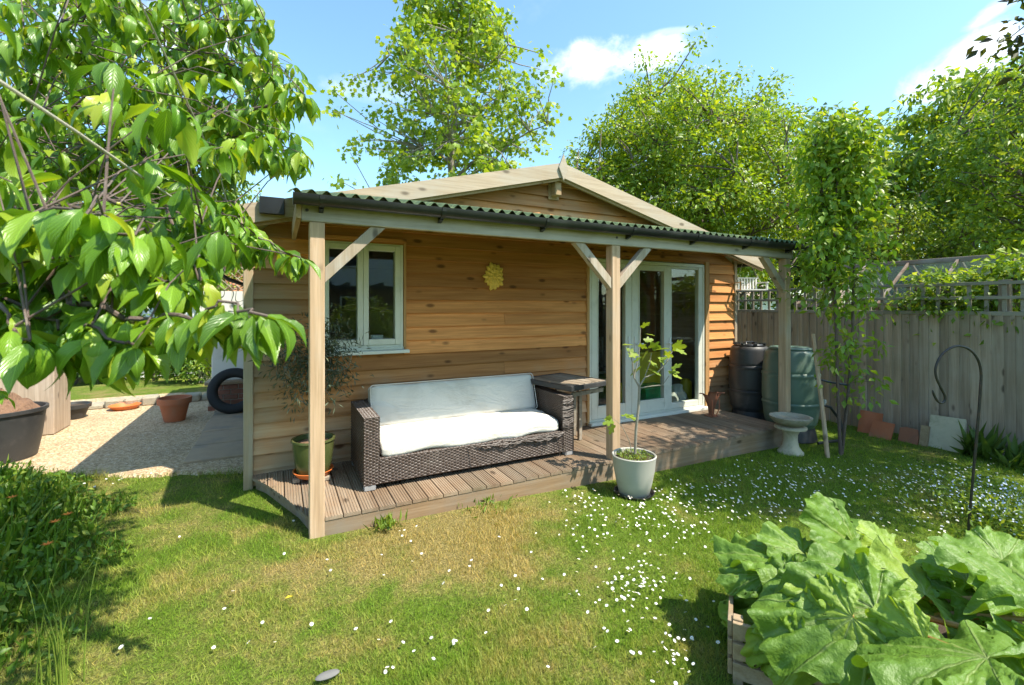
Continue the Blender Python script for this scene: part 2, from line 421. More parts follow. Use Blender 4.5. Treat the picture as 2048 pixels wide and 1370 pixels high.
M['stone_pale'] = m_plain('pale_stone', (0.50, 0.44, 0.31), 0.9, 0.2, 10, 0.5, 0.006, dirt=(0.24, 0.22, 0.13), dirt_amt=0.7, dscale=6)
M['potgrey'] = m_plain('stoneware_grey', (0.40, 0.385, 0.335), 0.62, 0.12, 6, 0.2, dirt=(0.27, 0.26, 0.20), dirt_amt=0.5)
M['glaze'] = m_plain('green_glaze', (0.075, 0.095, 0.03), 0.22, 0.35, 5, 0.1, dirt=(0.13, 0.12, 0.05), dirt_amt=0.5)
M['soil'] = m_plain('soil', (0.075, 0.048, 0.03), 0.95, 0.5, 30, 0.9, 0.02)
M['compost'] = m_plain('dry_compost', (0.30, 0.17, 0.10), 0.95, 0.5, 28, 1.0, 0.03, dirt=(0.12, 0.06, 0.035), dirt_amt=0.7, dscale=18)
M['concrete'] = m_plain('concrete_slab', (0.40, 0.29, 0.185), 0.9, 0.2, 9, 0.4, 0.004, dirt=(0.2, 0.185, 0.16), dirt_amt=0.7, dscale=2.5)
M['butt_green'] = m_plain('green_polythene', (0.105, 0.165, 0.125), 0.42, 0.12, 3, 0.06, dirt=(0.16, 0.19, 0.15), dirt_amt=0.4)
M['metal'] = m_plain('dark_iron', (0.045, 0.043, 0.042), 0.42, 0.4, 30, 0.2, 0.001, metal=0.6, dirt=(0.16, 0.08, 0.045), dirt_amt=0.35, dscale=20)
M['gold'] = m_plain('gilded_plaster', (0.80, 0.54, 0.10), 0.5, 0.3, 30, 0.3, 0.002, dirt=(0.40, 0.24, 0.05), dirt_amt=0.6, dscale=30)
M['white'] = m_plain('white_paint', (0.74, 0.73, 0.69), 0.6, 0.08, 5, 0.1, dirt=(0.45, 0.43, 0.37), dirt_amt=0.4)
M['render'] = m_plain('white_render', (0.72, 0.73, 0.74), 0.9, 0.06, 3, 0.2)
M['bark'] = m_plain('bark', (0.13, 0.10, 0.075), 0.9, 0.4, 22, 0.9, 0.012, dirt=(0.21, 0.19, 0.15), dirt_amt=0.6, dscale=9)
M['bark_pale'] = m_plain('pale_bark', (0.27, 0.24, 0.19), 0.85, 0.3, 25, 0.6, 0.006, dirt=(0.17, 0.14, 0.10), dirt_amt=0.6, dscale=14)
M['cherrybark'] = m_plain('cherry_bark', (0.11, 0.075, 0.06), 0.7, 0.4, 30, 0.6, 0.004, dirt=(0.22, 0.18, 0.15), dirt_amt=0.6, dscale=18)
M['rope'] = m_plain('rope', (0.42, 0.385, 0.30), 0.9, 0.25, 90, 0.6, 0.002)
M['tyre'] = m_plain('tyre_rubber', (0.016, 0.016, 0.017), 0.75, 0.3, 20, 0.4, 0.003)

# ------------------------------------------------------------------ ground, lawn, gravel
def lawn_colour(t, p):
    """grass colour from place: green to straw patches (dry turf in front of the deck), greener to the sides"""
    x, y, z = t.sep(p)
    flat = t.comb(x, y, 0.0)
    n1 = t.noise(flat, 1.25, 4, 0.6, 0.3); n2 = t.noise(flat, 5.0, 4, 0.6); n3 = t.noise(flat, 28.0, 2, 0.6)
    dx = t.math('SUBTRACT', x, 1.15); dy = t.math('SUBTRACT', y, 3.05)
    d1 = t.math('SQRT', t.math('ADD', t.math('MULTIPLY', t.math('MULTIPLY', dx, dx), 0.32), t.math('MULTIPLY', t.math('MULTIPLY', dy, dy), 2.2)))
    near = t.math('SUBTRACT', 1.0, t.smooth(d1, 0.1, 1.0))
    right = t.smooth(t.math('SUBTRACT', x, t.math('MULTIPLY', y, 0.2)), 0.9, 2.2)
    s = t.math('ADD', t.math('MULTIPLY', n1, 0.75), t.math('MULTIPLY', n2, 0.45))
    s = t.math('ADD', s, t.math('MULTIPLY', near, 0.30)); s = t.math('SUBTRACT', s, t.math('MULTIPLY', right, 0.10))
    s = t.math('ADD', s, t.math('MULTIPLY', t.math('SUBTRACT', n3, 0.5), 0.22))
    straw = t.smooth(s, 0.50, 0.84)
    g = t.mix(n2, (0.12, 0.215, 0.018, 1), (0.225, 0.32, 0.035, 1))
    st = t.mix(n3, (0.38, 0.28, 0.095, 1), (0.52, 0.38, 0.17, 1))
    return t.mix(t.math('MULTIPLY', straw, 0.88), g, st), straw

m, t, out = new_mat('lawn_soil_and_thatch')
g = t.node('ShaderNodeNewGeometry'); p = g.outputs['Position']
c, straw = lawn_colour(t, p)
fine = t.noise(p, 90, 4, 0.7); n3 = t.noise(p, 30, 3, 0.6)
c = t.mix(t.smooth(fine, 0.4, 0.66), t.mix(0.7, c, (0.05, 0.055, 0.018, 1)), c)
principled(t, out, c, 0.95, t.bump(t.math('ADD', fine, t.math('MULTIPLY', n3, 1.5)), 1.0, 0.02), 0, 0.1)
M['lawn'] = m
m, t, out = new_mat('grass_blade')
g = t.node('ShaderNodeNewGeometry'); p = g.outputs['Position']
c, straw = lawn_colour(t, p)
rn = g.outputs['Random Per Island']
c = t.mix(1.0, c, t.ramp(rn, [(0, (0.72, 0.8, 0.7)), (0.6, (1.1, 1.15, 1.0)), (1.0, (1.55, 1.35, 1.2))]), 'MULTIPLY')
b = t.node('ShaderNodeBsdfPrincipled'); t.put(b.inputs['Base Color'], c); b.inputs['Roughness'].default_value = 0.6; b.inputs['Specular IOR Level'].default_value = 0.3
tr = t.node('ShaderNodeBsdfTranslucent'); t.put(tr.inputs[0], t.mix(1.0, c, (1.3, 1.3, 0.5, 1), 'MULTIPLY'))
ms = t.node('ShaderNodeMixShader'); ms.inputs[0].default_value = 0.35
t.l.new(b.outputs[0], ms.inputs[1]); t.l.new(tr.outputs[0], ms.inputs[2]); t.l.new(ms.outputs[0], out.inputs[0])
M['blade'] = m

m, t, out = new_mat('pale_gravel')
g = t.node('ShaderNodeNewGeometry'); p = g.outputs['Position']
vo = t.voro(p, 62.0); vo2 = t.voro(p, 130.0)
cc = t.sep(vo['Color'])[0]
c = t.ramp(cc, [(0, (0.30, 0.20, 0.115)), (0.4, (0.52, 0.37, 0.215)), (0.8, (0.63, 0.47, 0.29)), (1, (0.72, 0.60, 0.43))])
c = t.mix(t.math('MULTIPLY', t.smooth(t.noise(p, 1.6, 4, 0.6), 0.5, 0.75), 0.35), c, (0.24, 0.18, 0.12, 1))
principled(t, out, c, 0.9, t.bump(t.math('ADD', vo['Distance'], t.math('MULTIPLY', vo2['Distance'], 0.4)), 1.0, 0.012), 0, 0.2)
M['gravel'] = m

# one sheet to the horizon
MB().add([(-900, -900, -0.34), (900, -900, -0.34), (900, 1200, -0.34), (-900, 1200, -0.34)], [[0, 1, 2, 3]]).build('ground', M['lawn'])
tag(bpy.data.objects['ground'], 'wide rough grass ground beyond the garden', 'ground', kind='structure')
NX, NY = 90, 110
xs = np.linspace(-9.0, 9.2, NX); ys = np.linspace(-7.0, 12.0, NY)
gx, gy = np.meshgrid(xs, ys)
hz = -0.022 * np.clip(gx, 0, 9) + 0.012 * np.sin(gx * 2.1 + 1.0) * np.sin(gy * 1.7) + 0.006 * np.sin(gx * 5.3) * np.cos(gy * 4.1)
hz = np.where((gy > 3.2) & (gy < 10), hz - 0.01, hz)
V = np.stack([gx.ravel(), gy.ravel(), hz.ravel()], 1)
idx = np.arange(NX * NY).reshape(NY, NX)
F = np.stack([idx[:-1, :-1].ravel(), idx[:-1, 1:].ravel(), idx[1:, 1:].ravel(), idx[1:, :-1].ravel()], 1)
o = link('lawn', np_mesh('lawn', V, F, True), M['lawn']); tag(o, 'sunlit garden lawn with dry straw patches in front of the deck', 'lawn', kind='structure')
def lawn_z(x, y):
    h = -0.022 * np.clip(x, 0, 9) + 0.012 * np.sin(np.asarray(x) * 2.1 + 1.0) * np.sin(np.asarray(y) * 1.7) + 0.006 * np.sin(np.asarray(x) * 5.3) * np.cos(np.asarray(y) * 4.1)
    return np.where((np.asarray(y) > 3.2) & (np.asarray(y) < 10), h - 0.01, h)

# gravel yard beside the garden room
GRAVEL = [(-0.30, 5.05), (-0.85, 5.32), (-1.26, 5.42), (-1.75, 5.75), (-2.2, 6.05), (-3.6, 6.6), (-6.0, 7.2), (-6.0, 10.2), (-0.20, 10.2)]
_G = []
for (a, b_), (c_, d_) in zip(GRAVEL, GRAVEL[1:] + GRAVEL[:1]):
    for q in np.linspace(0, 1, 9)[:-1]: _G.append((a + (c_ - a) * q + 0.02 * math.sin(31 * q + 7 * a), b_ + (d_ - b_) * q + 0.022 * math.sin(23 * q + 5 * b_)))
n_ = len(_G); mb = MB(); mb.add([(x, y, 0.012) for x, y in _G] + [(x, y - 0.05, -0.06) for x, y in _G], [list(range(n_))] + [[i, n_ + i, n_ + (i + 1) % n_, (i + 1) % n_] for i in range(n_)])
o = mb.build('gravel_yard', M['gravel']); tag(o, 'pale gravel yard beside the garden room', 'gravel', kind='structure')
t_ = tag(thing('slab_path', 'grey concrete slab path along the side of the garden room', 'path', (-0.58, 5.2, 0.0)), kind='structure')
yy = 5.55
for i in range(7):
    L = 0.6
    MB().box(-0.86 + 0.01 * (i % 2), -0.33, yy, yy + L - 0.012, -0.02, 0.034 + 0.004 * (i % 3)).build('paving_slab', M['concrete'], t_, bevel=0.006); yy += L

# ------------------------------------------------------------------ garden room
YW = 4.64; X0, X1 = -0.28, 6.22; YB = 9.35; XM = 2.95
house = thing('garden_room', 'timber clad garden room with low gable roof, sage window and glazed doors', 'garden room', (XM, YW, 0.0))
# sheathing walls (with openings)
mb = MB()
for (a, b_, z0, z1) in ((X0 + 0.04, 0.33, -0.2, 2.36), (0.33, 1.12, -0.2, 1.15), (0.33, 1.12, 2.24, 2.36), (1.12, 3.44, -0.2, 2.36),
                        (3.44, 5.52, -0.2, 0.09), (3.44, 5.52, 2.2, 2.36), (5.52, X1 - 0.04, -0.2, 2.36)):
    mb.box(a, b_, YW, YW + 0.1, z0, z1)
mb.prism([(X0 + 0.04, 2.36), (X1 - 0.04, 2.36), (XM, 2.36 + 0.2515 * (X1 - XM - 0.04))], 'y', YW, YW + 0.1)
mb.build('front_wall', M['inwall'], house)
MB().box(X0 + 0.04, X0 + 0.14, YW + 0.1, YB, -0.2, 2.34).build('side_wall', M['siding_side'], house)
MB().box(X1 - 0.14, X1 - 0.04, YW + 0.1, YB, -0.2, 2.34).build('side_wall', M['siding_side'], house)
mb = MB(); mb.box(X0 + 0.14, X1 - 0.14, YB - 0.1, YB, -0.2, 2.34)
mb.prism([(X0 + 0.14, 2.34), (X1 - 0.14, 2.34), (XM, 3.1)], 'y', YB - 0.1, YB)
mb.build('rear_wall', M['inwall'], house)
MB().box(X0 + 0.15, X1 - 0.15, YW + 0.1, YB - 0.1, 0.0, 0.085).build('floor', M['dark'], house)
MB().box(X0 + 0.15, X1 - 0.15, YW + 0.1, YB - 0.1, 2.335, 2.36).build('ceiling', M['inwall'], house)

def clad(x0b, x1b, x0t, x1t, z0, z1, parent=house):
    """one feather-edge board: thick bottom edge proud of the board below"""
    j = random.uniform(-0.003, 0.003)
    prof = [(YW - 0.045 + j, z0), (YW - 0.013, z0), (YW - 0.003, z1), (YW - 0.010, z1)]
    V = [(x0b, prof[0][0], prof[0][1]), (x0b, prof[1][0], prof[1][1]), (x0t, prof[2][0], prof[2][1]), (x0t, prof[3][0], prof[3][1]),
         (x1b, prof[0][0], prof[0][1]), (x1b, prof[1][0], prof[1][1]), (x1t, prof[2][0], prof[2][1]), (x1t, prof[3][0], prof[3][1])]
    w_ = random.uniform(-0.0025, 0.0025)
    V[0] = (V[0][0], V[0][1], V[0][2] + w_); V[4] = (V[4][0], V[4][1], V[4][2] - w_)
    mb = MB(); mb.add(V, [[0, 1, 2, 3], [4, 7, 6, 5], [0, 4, 5, 1], [0, 3, 7, 4], [2, 6, 7, 3], [1, 5, 6, 2]])
    return mb.build('board', M['siding'], parent)
STEP = 0.138
for i in range(-1, 24):
    z0 = 0.145 + STEP * i; z1 = z0 + STEP + 0.022
    if i < 0: z0 = 0.02
    top_half = (3.125 - z1) / 0.2515; bot_half = (3.125 - z0) / 0.2515
    if bot_half < 0.08: break
    lo_b, hi_b = max(X0 + 0.075, XM - bot_half), min(X1 - 0.055, XM + bot_half)
    lo_t, hi_t = max(X0 + 0.075, XM - max(top_half, 0.01)), min(X1 - 0.055, XM + max(top_half, 0.01))
    segs = [[lo_b, hi_b, lo_t, hi_t]]
    def cut(segs, a, b_):
        out_ = []
        for s in segs:
            if s[1] <= a or s[0] >= b_: out_.append(s)
            else: out_ += [[s[0], a, s[2], a], [b_, s[1], b_, s[3]]]
        return out_
    if 7 <= i <= 14: segs = cut(segs, 0.325, 1.135)
    if z0 < 2.2: segs = cut(segs, 3.405, 5.60)
    if i in (2, 5, 9) : segs = cut(segs, 1.9 + 0.37 * (i % 4), 1.902 + 0.37 * (i % 4))
    for s in segs: clad(*s, z0, z1)
for sx_, xa, xb in ((0, X0 + 0.005, X0 + 0.04), (1, X1 - 0.04, X1 - 0.005)):
    for i in range(16):
        z0 = 0.145 + STEP * i
        if sx_ == 0: prof = [(X0 + 0.006, z0), (X0 + 0.03, z0), (X0 + 0.039, z0 + 0.16), (X0 + 0.03, z0 + 0.16)]
        else: prof = [(X1 - 0.03, z0), (X1 - 0.006, z0), (X1 - 0.03, z0 + 0.16), (X1 - 0.039, z0 + 0.16)]
        mb = MB(); mb.add([(u, YW + 0.08, v) for u, v in prof] + [(u, YB, v) for u, v in prof], [[0, 1, 2, 3], [7, 6, 5, 4], [0, 4, 5, 1], [1, 5, 6, 2], [2, 6, 7, 3], [3, 7, 4, 0]])
        mb.build('board', M['siding_side'], house)
# corner posts and trims
MB().box(X0, X0 + 0.075, YW - 0.055, YW + 0.06, -0.05, 2.30).build('corner_post', M['trim'], house, bevel=0.004)
MB().box(X1 - 0.055, X1, YW - 0.052, YW + 0.06, -0.15, 2.28).build('corner_post', M['trim'], house, bevel=0.004)
MB().box(3.405, 3.442, YW - 0.056, YW - 0.002, 0.10, 2.24).build('door_trim', M['trim_orange'], house, bevel=0.003)
MB().box(5.52, 5.60, YW - 0.056, YW - 0.002, 0.10, 2.24).build('door_trim', M['trim_orange'], house, bevel=0.003)
MB().box(3.405, 5.60, YW - 0.058, YW - 0.003, 2.2405, 2.30).build('door_head', M['siding'], house, bevel=0.003)
MB().box(0.29, 1.15, YW - 0.056, YW - 0.003, 2.235, 2.275).build('window_head', M['siding'], house, bevel=0.003)
MB().box(1.122, 1.147, YW - 0.053, YW - 0.002, 1.172, 2.233).build('window_trim', M['trim_orange'], house, bevel=0.003)

def frame_mb(x0, x1, z0, z1, y0, y1, wl, wr, wb, wt_):
    mb = MB(); mb.box(x0, x0 + wl, y0, y1, z0, z1); mb.box(x1 - wr, x1, y0, y1, z0, z1)
    mb.box(x0 + wl, x1 - wr, y0 + 0.001, y1 - 0.001, z0, z0 + wb); mb.box(x0 + wl, x1 - wr, y0 + 0.001, y1 - 0.001, z1 - wt_, z1)
    return mb
# window
yo = YW - 0.043
wn = frame_mb(0.335, 1.118, 1.173, 2.232, yo, YW + 0.06, 0.03, 0.03, 0.04, 0.03).build('window', M['sage'], house, bevel=0.003)
for k, (a, b_) in enumerate(((0.366, 0.726), (0.728, 1.087))):
    s_ = frame_mb(a, b_, 1.214, 2.201, yo - 0.008, YW + 0.03, 0.052, 0.052, 0.06, 0.055).build('sash', M['sage'], wn, bevel=0.004)
    MB().box(a + 0.045, b_ - 0.045, YW - 0.006, YW + 0.004, 1.268, 2.152).build('pane', M['glass'], wn)
MB().box(0.30, 1.17, YW - 0.105, YW - 0.002, 1.128, 1.162).build('sill', M['sill'], wn, bevel=0.005)
MB().box(0.335, 1.118, YW - 0.06, YW - 0.037, 1.163, 1.19).build('sill_bead', M['sage'], wn, bevel=0.003)
# glazed doors: two leaves and a fixed light
df = frame_mb(3.445, 5.515, 0.145, 2.20, YW - 0.04, YW + 0.06, 0.035, 0.035, 0.02, 0.045).build('door_frame', M['sage'], house, bevel=0.003)
MB().box(3.42, 5.55, YW - 0.12, YW + 0.05, 0.095, 0.143).build('door_sill', M['sill'], df, bevel=0.004)
ydoor = YW - 0.03
for (a, b_, ga, gb, za, zb_) in ((3.482, 4.134, 3.57, 4.03, 0.325, 2.085), (4.138, 4.83, 4.255, 4.715, 0.325, 2.085)):
    mb = frame_mb(a, b_, 0.17, 2.153, ydoor - 0.012, YW + 0.03, ga - a, b_ - gb, za - 0.17, 2.153 - zb_)
    d_ = mb.build('door', M['sage'], house, bevel=0.004)
    # glazing bead
    frame_mb(ga - 0.006, gb + 0.006, za - 0.006, zb_ + 0.006, ydoor - 0.02, ydoor - 0.0125, 0.016, 0.016, 0.016, 0.016).build('glazing_bead', M['sage'], d_, bevel=0.002)
    MB().box(ga - 0.008, gb + 0.008, YW - 0.006, YW + 0.004, za - 0.008, zb_ + 0.008).build('pane', M['glass'], d_)
    hx = b_ - 0.05 if a < 3.6 else a + 0.05
    mb = MB(); mb.box(hx - 0.014, hx + 0.014, ydoor - 0.024, ydoor - 0.013, 0.98, 1.2)
    mb.tube([(hx, ydoor - 0.02, 1.10), (hx, ydoor - 0.065, 1.10), (hx + (-0.1 if a < 3.6 else 0.1), ydoor - 0.068, 1.10)], 0.009, 8)
    mb.build('handle', M['white'], d_)
fx = frame_mb(4.834, 5.478, 0.17, 2.153, YW - 0.036, YW + 0.03, 0.03, 0.085, 0.075, 0.03).build('fixed_light', M['sage'], house, bevel=0.004)
MB().box(4.858, 5.40, YW - 0.006, YW + 0.004, 0.235, 2.13).build('pane', M['glass'], fx)
mb = MB(); mb.box(4.80, 4.826, ydoor - 0.026, ydoor - 0.0135, 0.98, 1.16); mb.tube([(4.813, ydoor - 0.02, 1.09), (4.813, ydoor - 0.06, 1.09), (4.73, ydoor - 0.062, 1.09)], 0.009, 8)
mb.build('handle', M['white'], fx)

# roof: two pitches, soffit boards, barge boards, finial, purlin, gutters
SL = 0.2515; YF = 4.42
def roof_z(x): return 3.225 - SL * abs(x - 2.93)
for sgn, xe in ((-1, -0.82), (1, 6.62)):
    mb = MB(); xa = 2.93
    pts = [(xa, roof_z(xa)), (xe, roof_z(xe)), (xe, roof_z(xe) + 0.03), (xa, roof_z(xa) + 0.03)]
    if sgn > 0: pts = pts[::-1]
    mb.prism(pts, 'y', YF + 0.03, YB + 0.2)
    rf = mb.build('roof', M['felt'], house)
    # soffit boards (run along the depth, seen under the eaves)
    n = 26
    for k in range(n):
        u0 = xa + (xe - xa) * k / n; u1 = xa + (xe - xa) * (k + 0.96) / n
        if 0.3 < k / n < 0.8 : pass
        mb = MB(); q = [(u0, roof_z(u0) - 0.02), (u1, roof_z(u1) - 0.02), (u1, roof_z(u1) - 0.002), (u0, roof_z(u0) - 0.002)]
        if sgn > 0: q = q[::-1]
        mb.prism(q, 'y', YF + 0.032, YB + 0.19); mb.build('soffit_board', M['rafter'], rf)
    # barge board
    top = lambda x: 3.265 - SL * abs(x - 2.93); bot = lambda x: 3.095 - SL * abs(x - 2.93)
    xs_ = 2.93 + sgn * 0.0
    q = [(xs_, bot(xs_)), (xe, bot(xe)), (xe, top(xe)), (xs_, top(xs_))]
    if sgn > 0: q = q[::-1]
    bb = MB().prism(q, 'y', YF, YF + 0.028).build('barge_board', M['barge'], house)
    q = [(xs_, bot(xs_) - 0.03), (xe, bot(xe) - 0.03), (xe, bot(xe) + 0.02), (xs_, bot(xs_) + 0.02)]
    if sgn > 0: q = q[::-1]
    MB().prism(q, 'y', YF + 0.031, YF + 0.06).build('barge_batten', M['rafter'], bb)
    # eaves gutter with downpipe
    xg = xe - 0.05 if sgn < 0 else xe + 0.05
    prof = [(xg + 0.05 * math.cos(a), roof_z(xe) - 0.02 + 0.05 * math.sin(a)) for a in np.linspace(math.pi, 2 * math.pi, 9)] + \
           [(xg + 0.044 * math.cos(a), roof_z(xe) - 0.02 + 0.044 * math.sin(a)) for a in np.linspace(2 * math.pi, math.pi, 9)]
    gt = MB().prism(prof, 'y', YF + 0.06, YB + 0.1, smooth=True).build('eaves_gutter', M['black'], house)
    yd = YB - 0.2 if sgn < 0 else YW + 0.55
    zz = roof_z(xe) - 0.06; xw = X0 - 0.05 if sgn < 0 else X1 + 0.05
    MB().tube([(xg, yd, zz), (xg, yd, zz - 0.09), (xg + (xw - xg) * 0.15, yd, zz - 0.16), (xw - (xw - xg) * 0.08, yd, zz - 0.32), (xw, yd, zz - 0.4), (xw, yd, 0.1)], 0.034, 10).build('downpipe', M['black'], house)
# finial (pointed board covering the apex) and exposed ridge purlin
q = [(2.93, 3.36), (2.865, 3.20), (2.93, 3.05), (2.995, 3.20)]
MB().prism(q, 'y', YF - 0.024, YF - 0.002).build('finial', M['barge'], house, bevel=0.003)
MB().box(2.875, 2.96, YF + 0.065, YW - 0.03, 2.90, 3.06).build('purlin', M['rafter'], house, bevel=0.008)
MB().box(2.845, 2.99, YW - 0.048, YW - 0.033, 2.87, 3.06).build('purlin_collar', M['rafter'], house)
# black gutter stop box lying against the end of the left barge board
MB().box(-0.15, 0.04, YF - 0.05, YF - 0.004, 2.385, 2.53).build('gutter_box', M['black'], house, bevel=0.004)

# ------------------------------------------------------------------ veranda
ver = thing('veranda', 'open timber veranda with green corrugated roof on three posts in front of the garden room', 'veranda', (2.9, 3.49, 0.0))
PX = (0.235, 2.90, 5.62)
for x in PX:
    MB().box(x - 0.05, x + 0.05, 3.44, 3.54, gz(x) - 0.08, 2.187).build('post', M['post'], ver, bevel=0.006)
MB().box(0.135, 5.70, 3.435, 3.485, 2.188, 2.335).build('beam', M['beam'], ver, bevel=0.004)
MB().box(0.10, 0.134, 3.42, 4.58, 2.20, 2.33).build('end_rafter', M['rafter'], ver, bevel=0.003)
for x in np.linspace(0.75, 5.66, 9):
    z0 = 2.335
    mb = MB(); mb.add([(x - 0.022, 3.487, 2.24), (x + 0.022, 3.487, 2.24), (x + 0.022, 3.487, 2.335), (x - 0.022, 3.487, 2.335),
                       (x - 0.022, 4.60, 2.52), (x + 0.022, 4.60, 2.52), (x + 0.022, 4.60, 2.61), (x - 0.022, 4.60, 2.61)], BOXF)
    mb.build('rafter', M['rafter'], ver)
MB().box(0.14, 5.72, 4.56, 4.596, 2.42, 2.518).build('wall_plate', M['rafter'], ver)
# knee braces
def brace(xp, sgn):
    c_ = 0.37; y0, y1 = 3.452, 3.522; wv = 0.055
    xa = xp + sgn * 0.051; za = 2.187 - c_
    q = [(xa, za - wv), (xa, za + wv), (xa + sgn * (c_ - wv), 2.186), (xa + sgn * (c_ + wv), 2.186)]
    if sgn < 0: q = q[::-1]
    MB().prism(q, 'y', y0, y1).build('brace', M['brace'], ver, bevel=0.003)
brace(PX[0], 1); brace(PX[1], -1); brace(PX[1], 1); brace(PX[2], -1)
# corrugated sheets (95 mm pitch)
xs = np.arange(0.06, 5.97, 0.095 / 10)
def cz(x, y, k): return 2.372 + (y - 3.34) * 0.222 + 0.018 * math.cos(2 * math.pi * (x - 0.1) / 0.095) + k
sheets = np.array_split(xs, 6)
for s_i, sh in enumerate(sheets):
    if s_i < 5: sh = np.append(sh, sheets[s_i + 1][:3])
    dz = 0.0025 * (s_i % 2)
    mb = MB(); V = []
    for x in sh:
        V += [(x, 3.335, cz(x, 3.335, dz)), (x, 4.60, cz(x, 4.60, dz)), (x, 4.60, cz(x, 4.60, dz - 0.004)), (x, 3.335, cz(x, 3.335, dz - 0.004))]
    F = []
    for i in range(len(sh) - 1):
        a = i * 4; b_ = a + 4
        F += [[a, b_, b_ + 1, a + 1], [a + 1, b_ + 1, b_ + 2, a + 2], [a + 2, b_ + 2, b_ + 3, a + 3], [a + 3, b_ + 3, b_, a]]
    F += [[0, 1, 2, 3], [len(V) - 4, len(V) - 1, len(V) - 2, len(V) - 3]]
    mb.add(V, F, 0, True); mb.build('roof_sheet', M['corr'], ver)
# gutter with brackets and downpipe
yg, zg, rg = 3.365, 2.352, 0.056
prof = [(yg + rg * math.cos(a), zg + rg * 1.25 * math.sin(a)) for a in np.linspace(math.pi, 2 * math.pi, 11)] + \
       [(yg + (rg - 0.005) * math.cos(a), zg + (rg - 0.005) * 1.25 * math.sin(a)) for a in np.linspace(2 * math.pi, math.pi, 11)]
gt = MB().prism(prof, 'x', 0.085, 5.95, smooth=True).build('gutter', M['black'], ver)
for x in (0.084, 5.951):
    q = [(yg + (rg + 0.004) * math.cos(a), zg + (rg + 0.004) * 1.25 * math.sin(a)) for a in np.linspace(math.pi, 2 * math.pi, 11)]
    MB().prism(q, 'x', x - 0.004, x + 0.004).build('end_cap', M['black'], gt)
for x in (0.26, 1.12, 2.05, 3.02, 3.9, 4.75, 5.55):
    mb = MB(); q = [(yg + (rg + 0.006) * math.cos(a), zg + (rg + 0.006) * 1.25 * math.sin(a)) for a in np.linspace(math.pi, 2 * math.pi, 9)] + \
        [(yg + (rg + 0.001) * math.cos(a), zg + (rg + 0.001) * 1.25 * math.sin(a)) for a in np.linspace(2 * math.pi, math.pi, 9)]
    mb.prism(q, 'x', x - 0.016, x + 0.016)
    mb.prism([(3.434, 2.25), (3.434, 2.335), (yg + 0.03, 2.285), (yg + 0.01, 2.268)], 'x', x - 0.014, x + 0.014)
    mb.build('bracket', M['black'], gt)
MB().tube([(5.86, yg, 2.29), (5.86, yg, 2.21), (5.84, yg + 0.05, 2.14), (5.74, 3.52, 2.02), (5.715, 3.55, 1.93), (5.715, 3.55, 0.25), (5.74, 3.60, 0.1)], 0.028, 10).build('downpipe', M['black'], ver)
for x, z in ((0.17, 2.262), (2.90, 2.262), (5.60, 2.262)):
    MB().tube([(x, 3.437, z), (x, 3.428, z)], 0.011, 10).build('bolt', M['metal'], ver)

# ------------------------------------------------------------------ deck
deck = thing('deck', 'low grooved timber deck under the veranda', 'deck', (2.7, 4.0, 0.0))
ZD = 0.112; PITCH = 0.1245
x = -0.21
def left_edge_y(x):      # the deck's slanting end: below this y there is no deck
    pts = [(-0.25, 4.60), (-0.139, 4.424), (-0.024, 4.106), (0.096, 3.816), (0.16, 3.56), (0.18, 3.44)]
    return float(np.interp(x, [p[0] for p in pts], [p[1] for p in pts]))
i = 0
while x < 5.62:
    x1 = x + PITCH - 0.007
    n = 6; prof = []; wv = (x1 - x)
    for k in range(n):
        u = k / n; g0 = x + wv * (u + 0.03); g1 = x + wv * (u + 0.115)
        prof += [(g0, ZD), (g1 - 0.002, ZD), (g1, ZD - 0.005), (x + wv * (u + 1 / n) - 0.001, ZD - 0.005)]
    prof = [(x, ZD - 0.026)] + [(x, ZD - 0.004)] + prof + [(x1, ZD - 0.004), (x1, ZD - 0.026)]
    yf = 3.415 + random.uniform(-0.006, 0.006)
    ya, yb = max(yf, left_edge_y(x)), max(yf, left_edge_y(x1))
    dz = random.uniform(-0.0015, 0.0015)
    m_ = len(prof); V = []
    for (u, v) in prof:
        y0 = ya + (yb - ya) * (u - x) / wv
        V.append((u, y0, v + dz))
    V += [(u, 4.605, v + dz) for u, v in prof]
    Fc = [list(range(m_)), list(range(m_, 2 * m_))[::-1]] + [[k, m_ + k, m_ + (k + 1) % m_, (k + 1) % m_] for k in range(m_)]
    mb = MB(); mb.add(V, Fc); mb.build('board', M['deck'], deck)
    x += PITCH; i += 1
xe = x
mb = MB(); mb.add([(0.19, 3.445, -0.12), (xe - 0.02, 3.445, -0.25), (xe - 0.02, 3.485, -0.25), (0.19, 3.485, -0.12),
                   (0.19, 3.445, ZD - 0.028), (xe - 0.02, 3.445, ZD - 0.028), (xe - 0.02, 3.485, ZD - 0.028), (0.19, 3.485, ZD - 0.028)], BOXF)
mb.build('front_fascia', M['deck_edge'], deck)
mb = MB()
P_ = [(-0.2, 4.58), (-0.12, 4.43), (-0.004, 4.11), (0.116, 3.82), (0.2, 3.50)]
for a, b_ in zip(P_[:-1], P_[1:]):
    mb.bar((a[0] + 0.03, a[1], -0.01), (b_[0] + 0.03, b_[1], -0.01), 0.03, 0.185)
mb.build('end_fascia', M['deck_edge'], deck)
MB().box(xe - 0.05, xe - 0.015, 3.49, 4.6, -0.22, ZD - 0.028).build('end_fascia', M['deck_edge'], deck)
mb = MB()
for y in (3.8, 4.15, 4.5): mb.box(0.3, xe - 0.06, y, y + 0.045, -0.1, ZD - 0.03)
mb.build('joists', M['deck_edge'], deck)

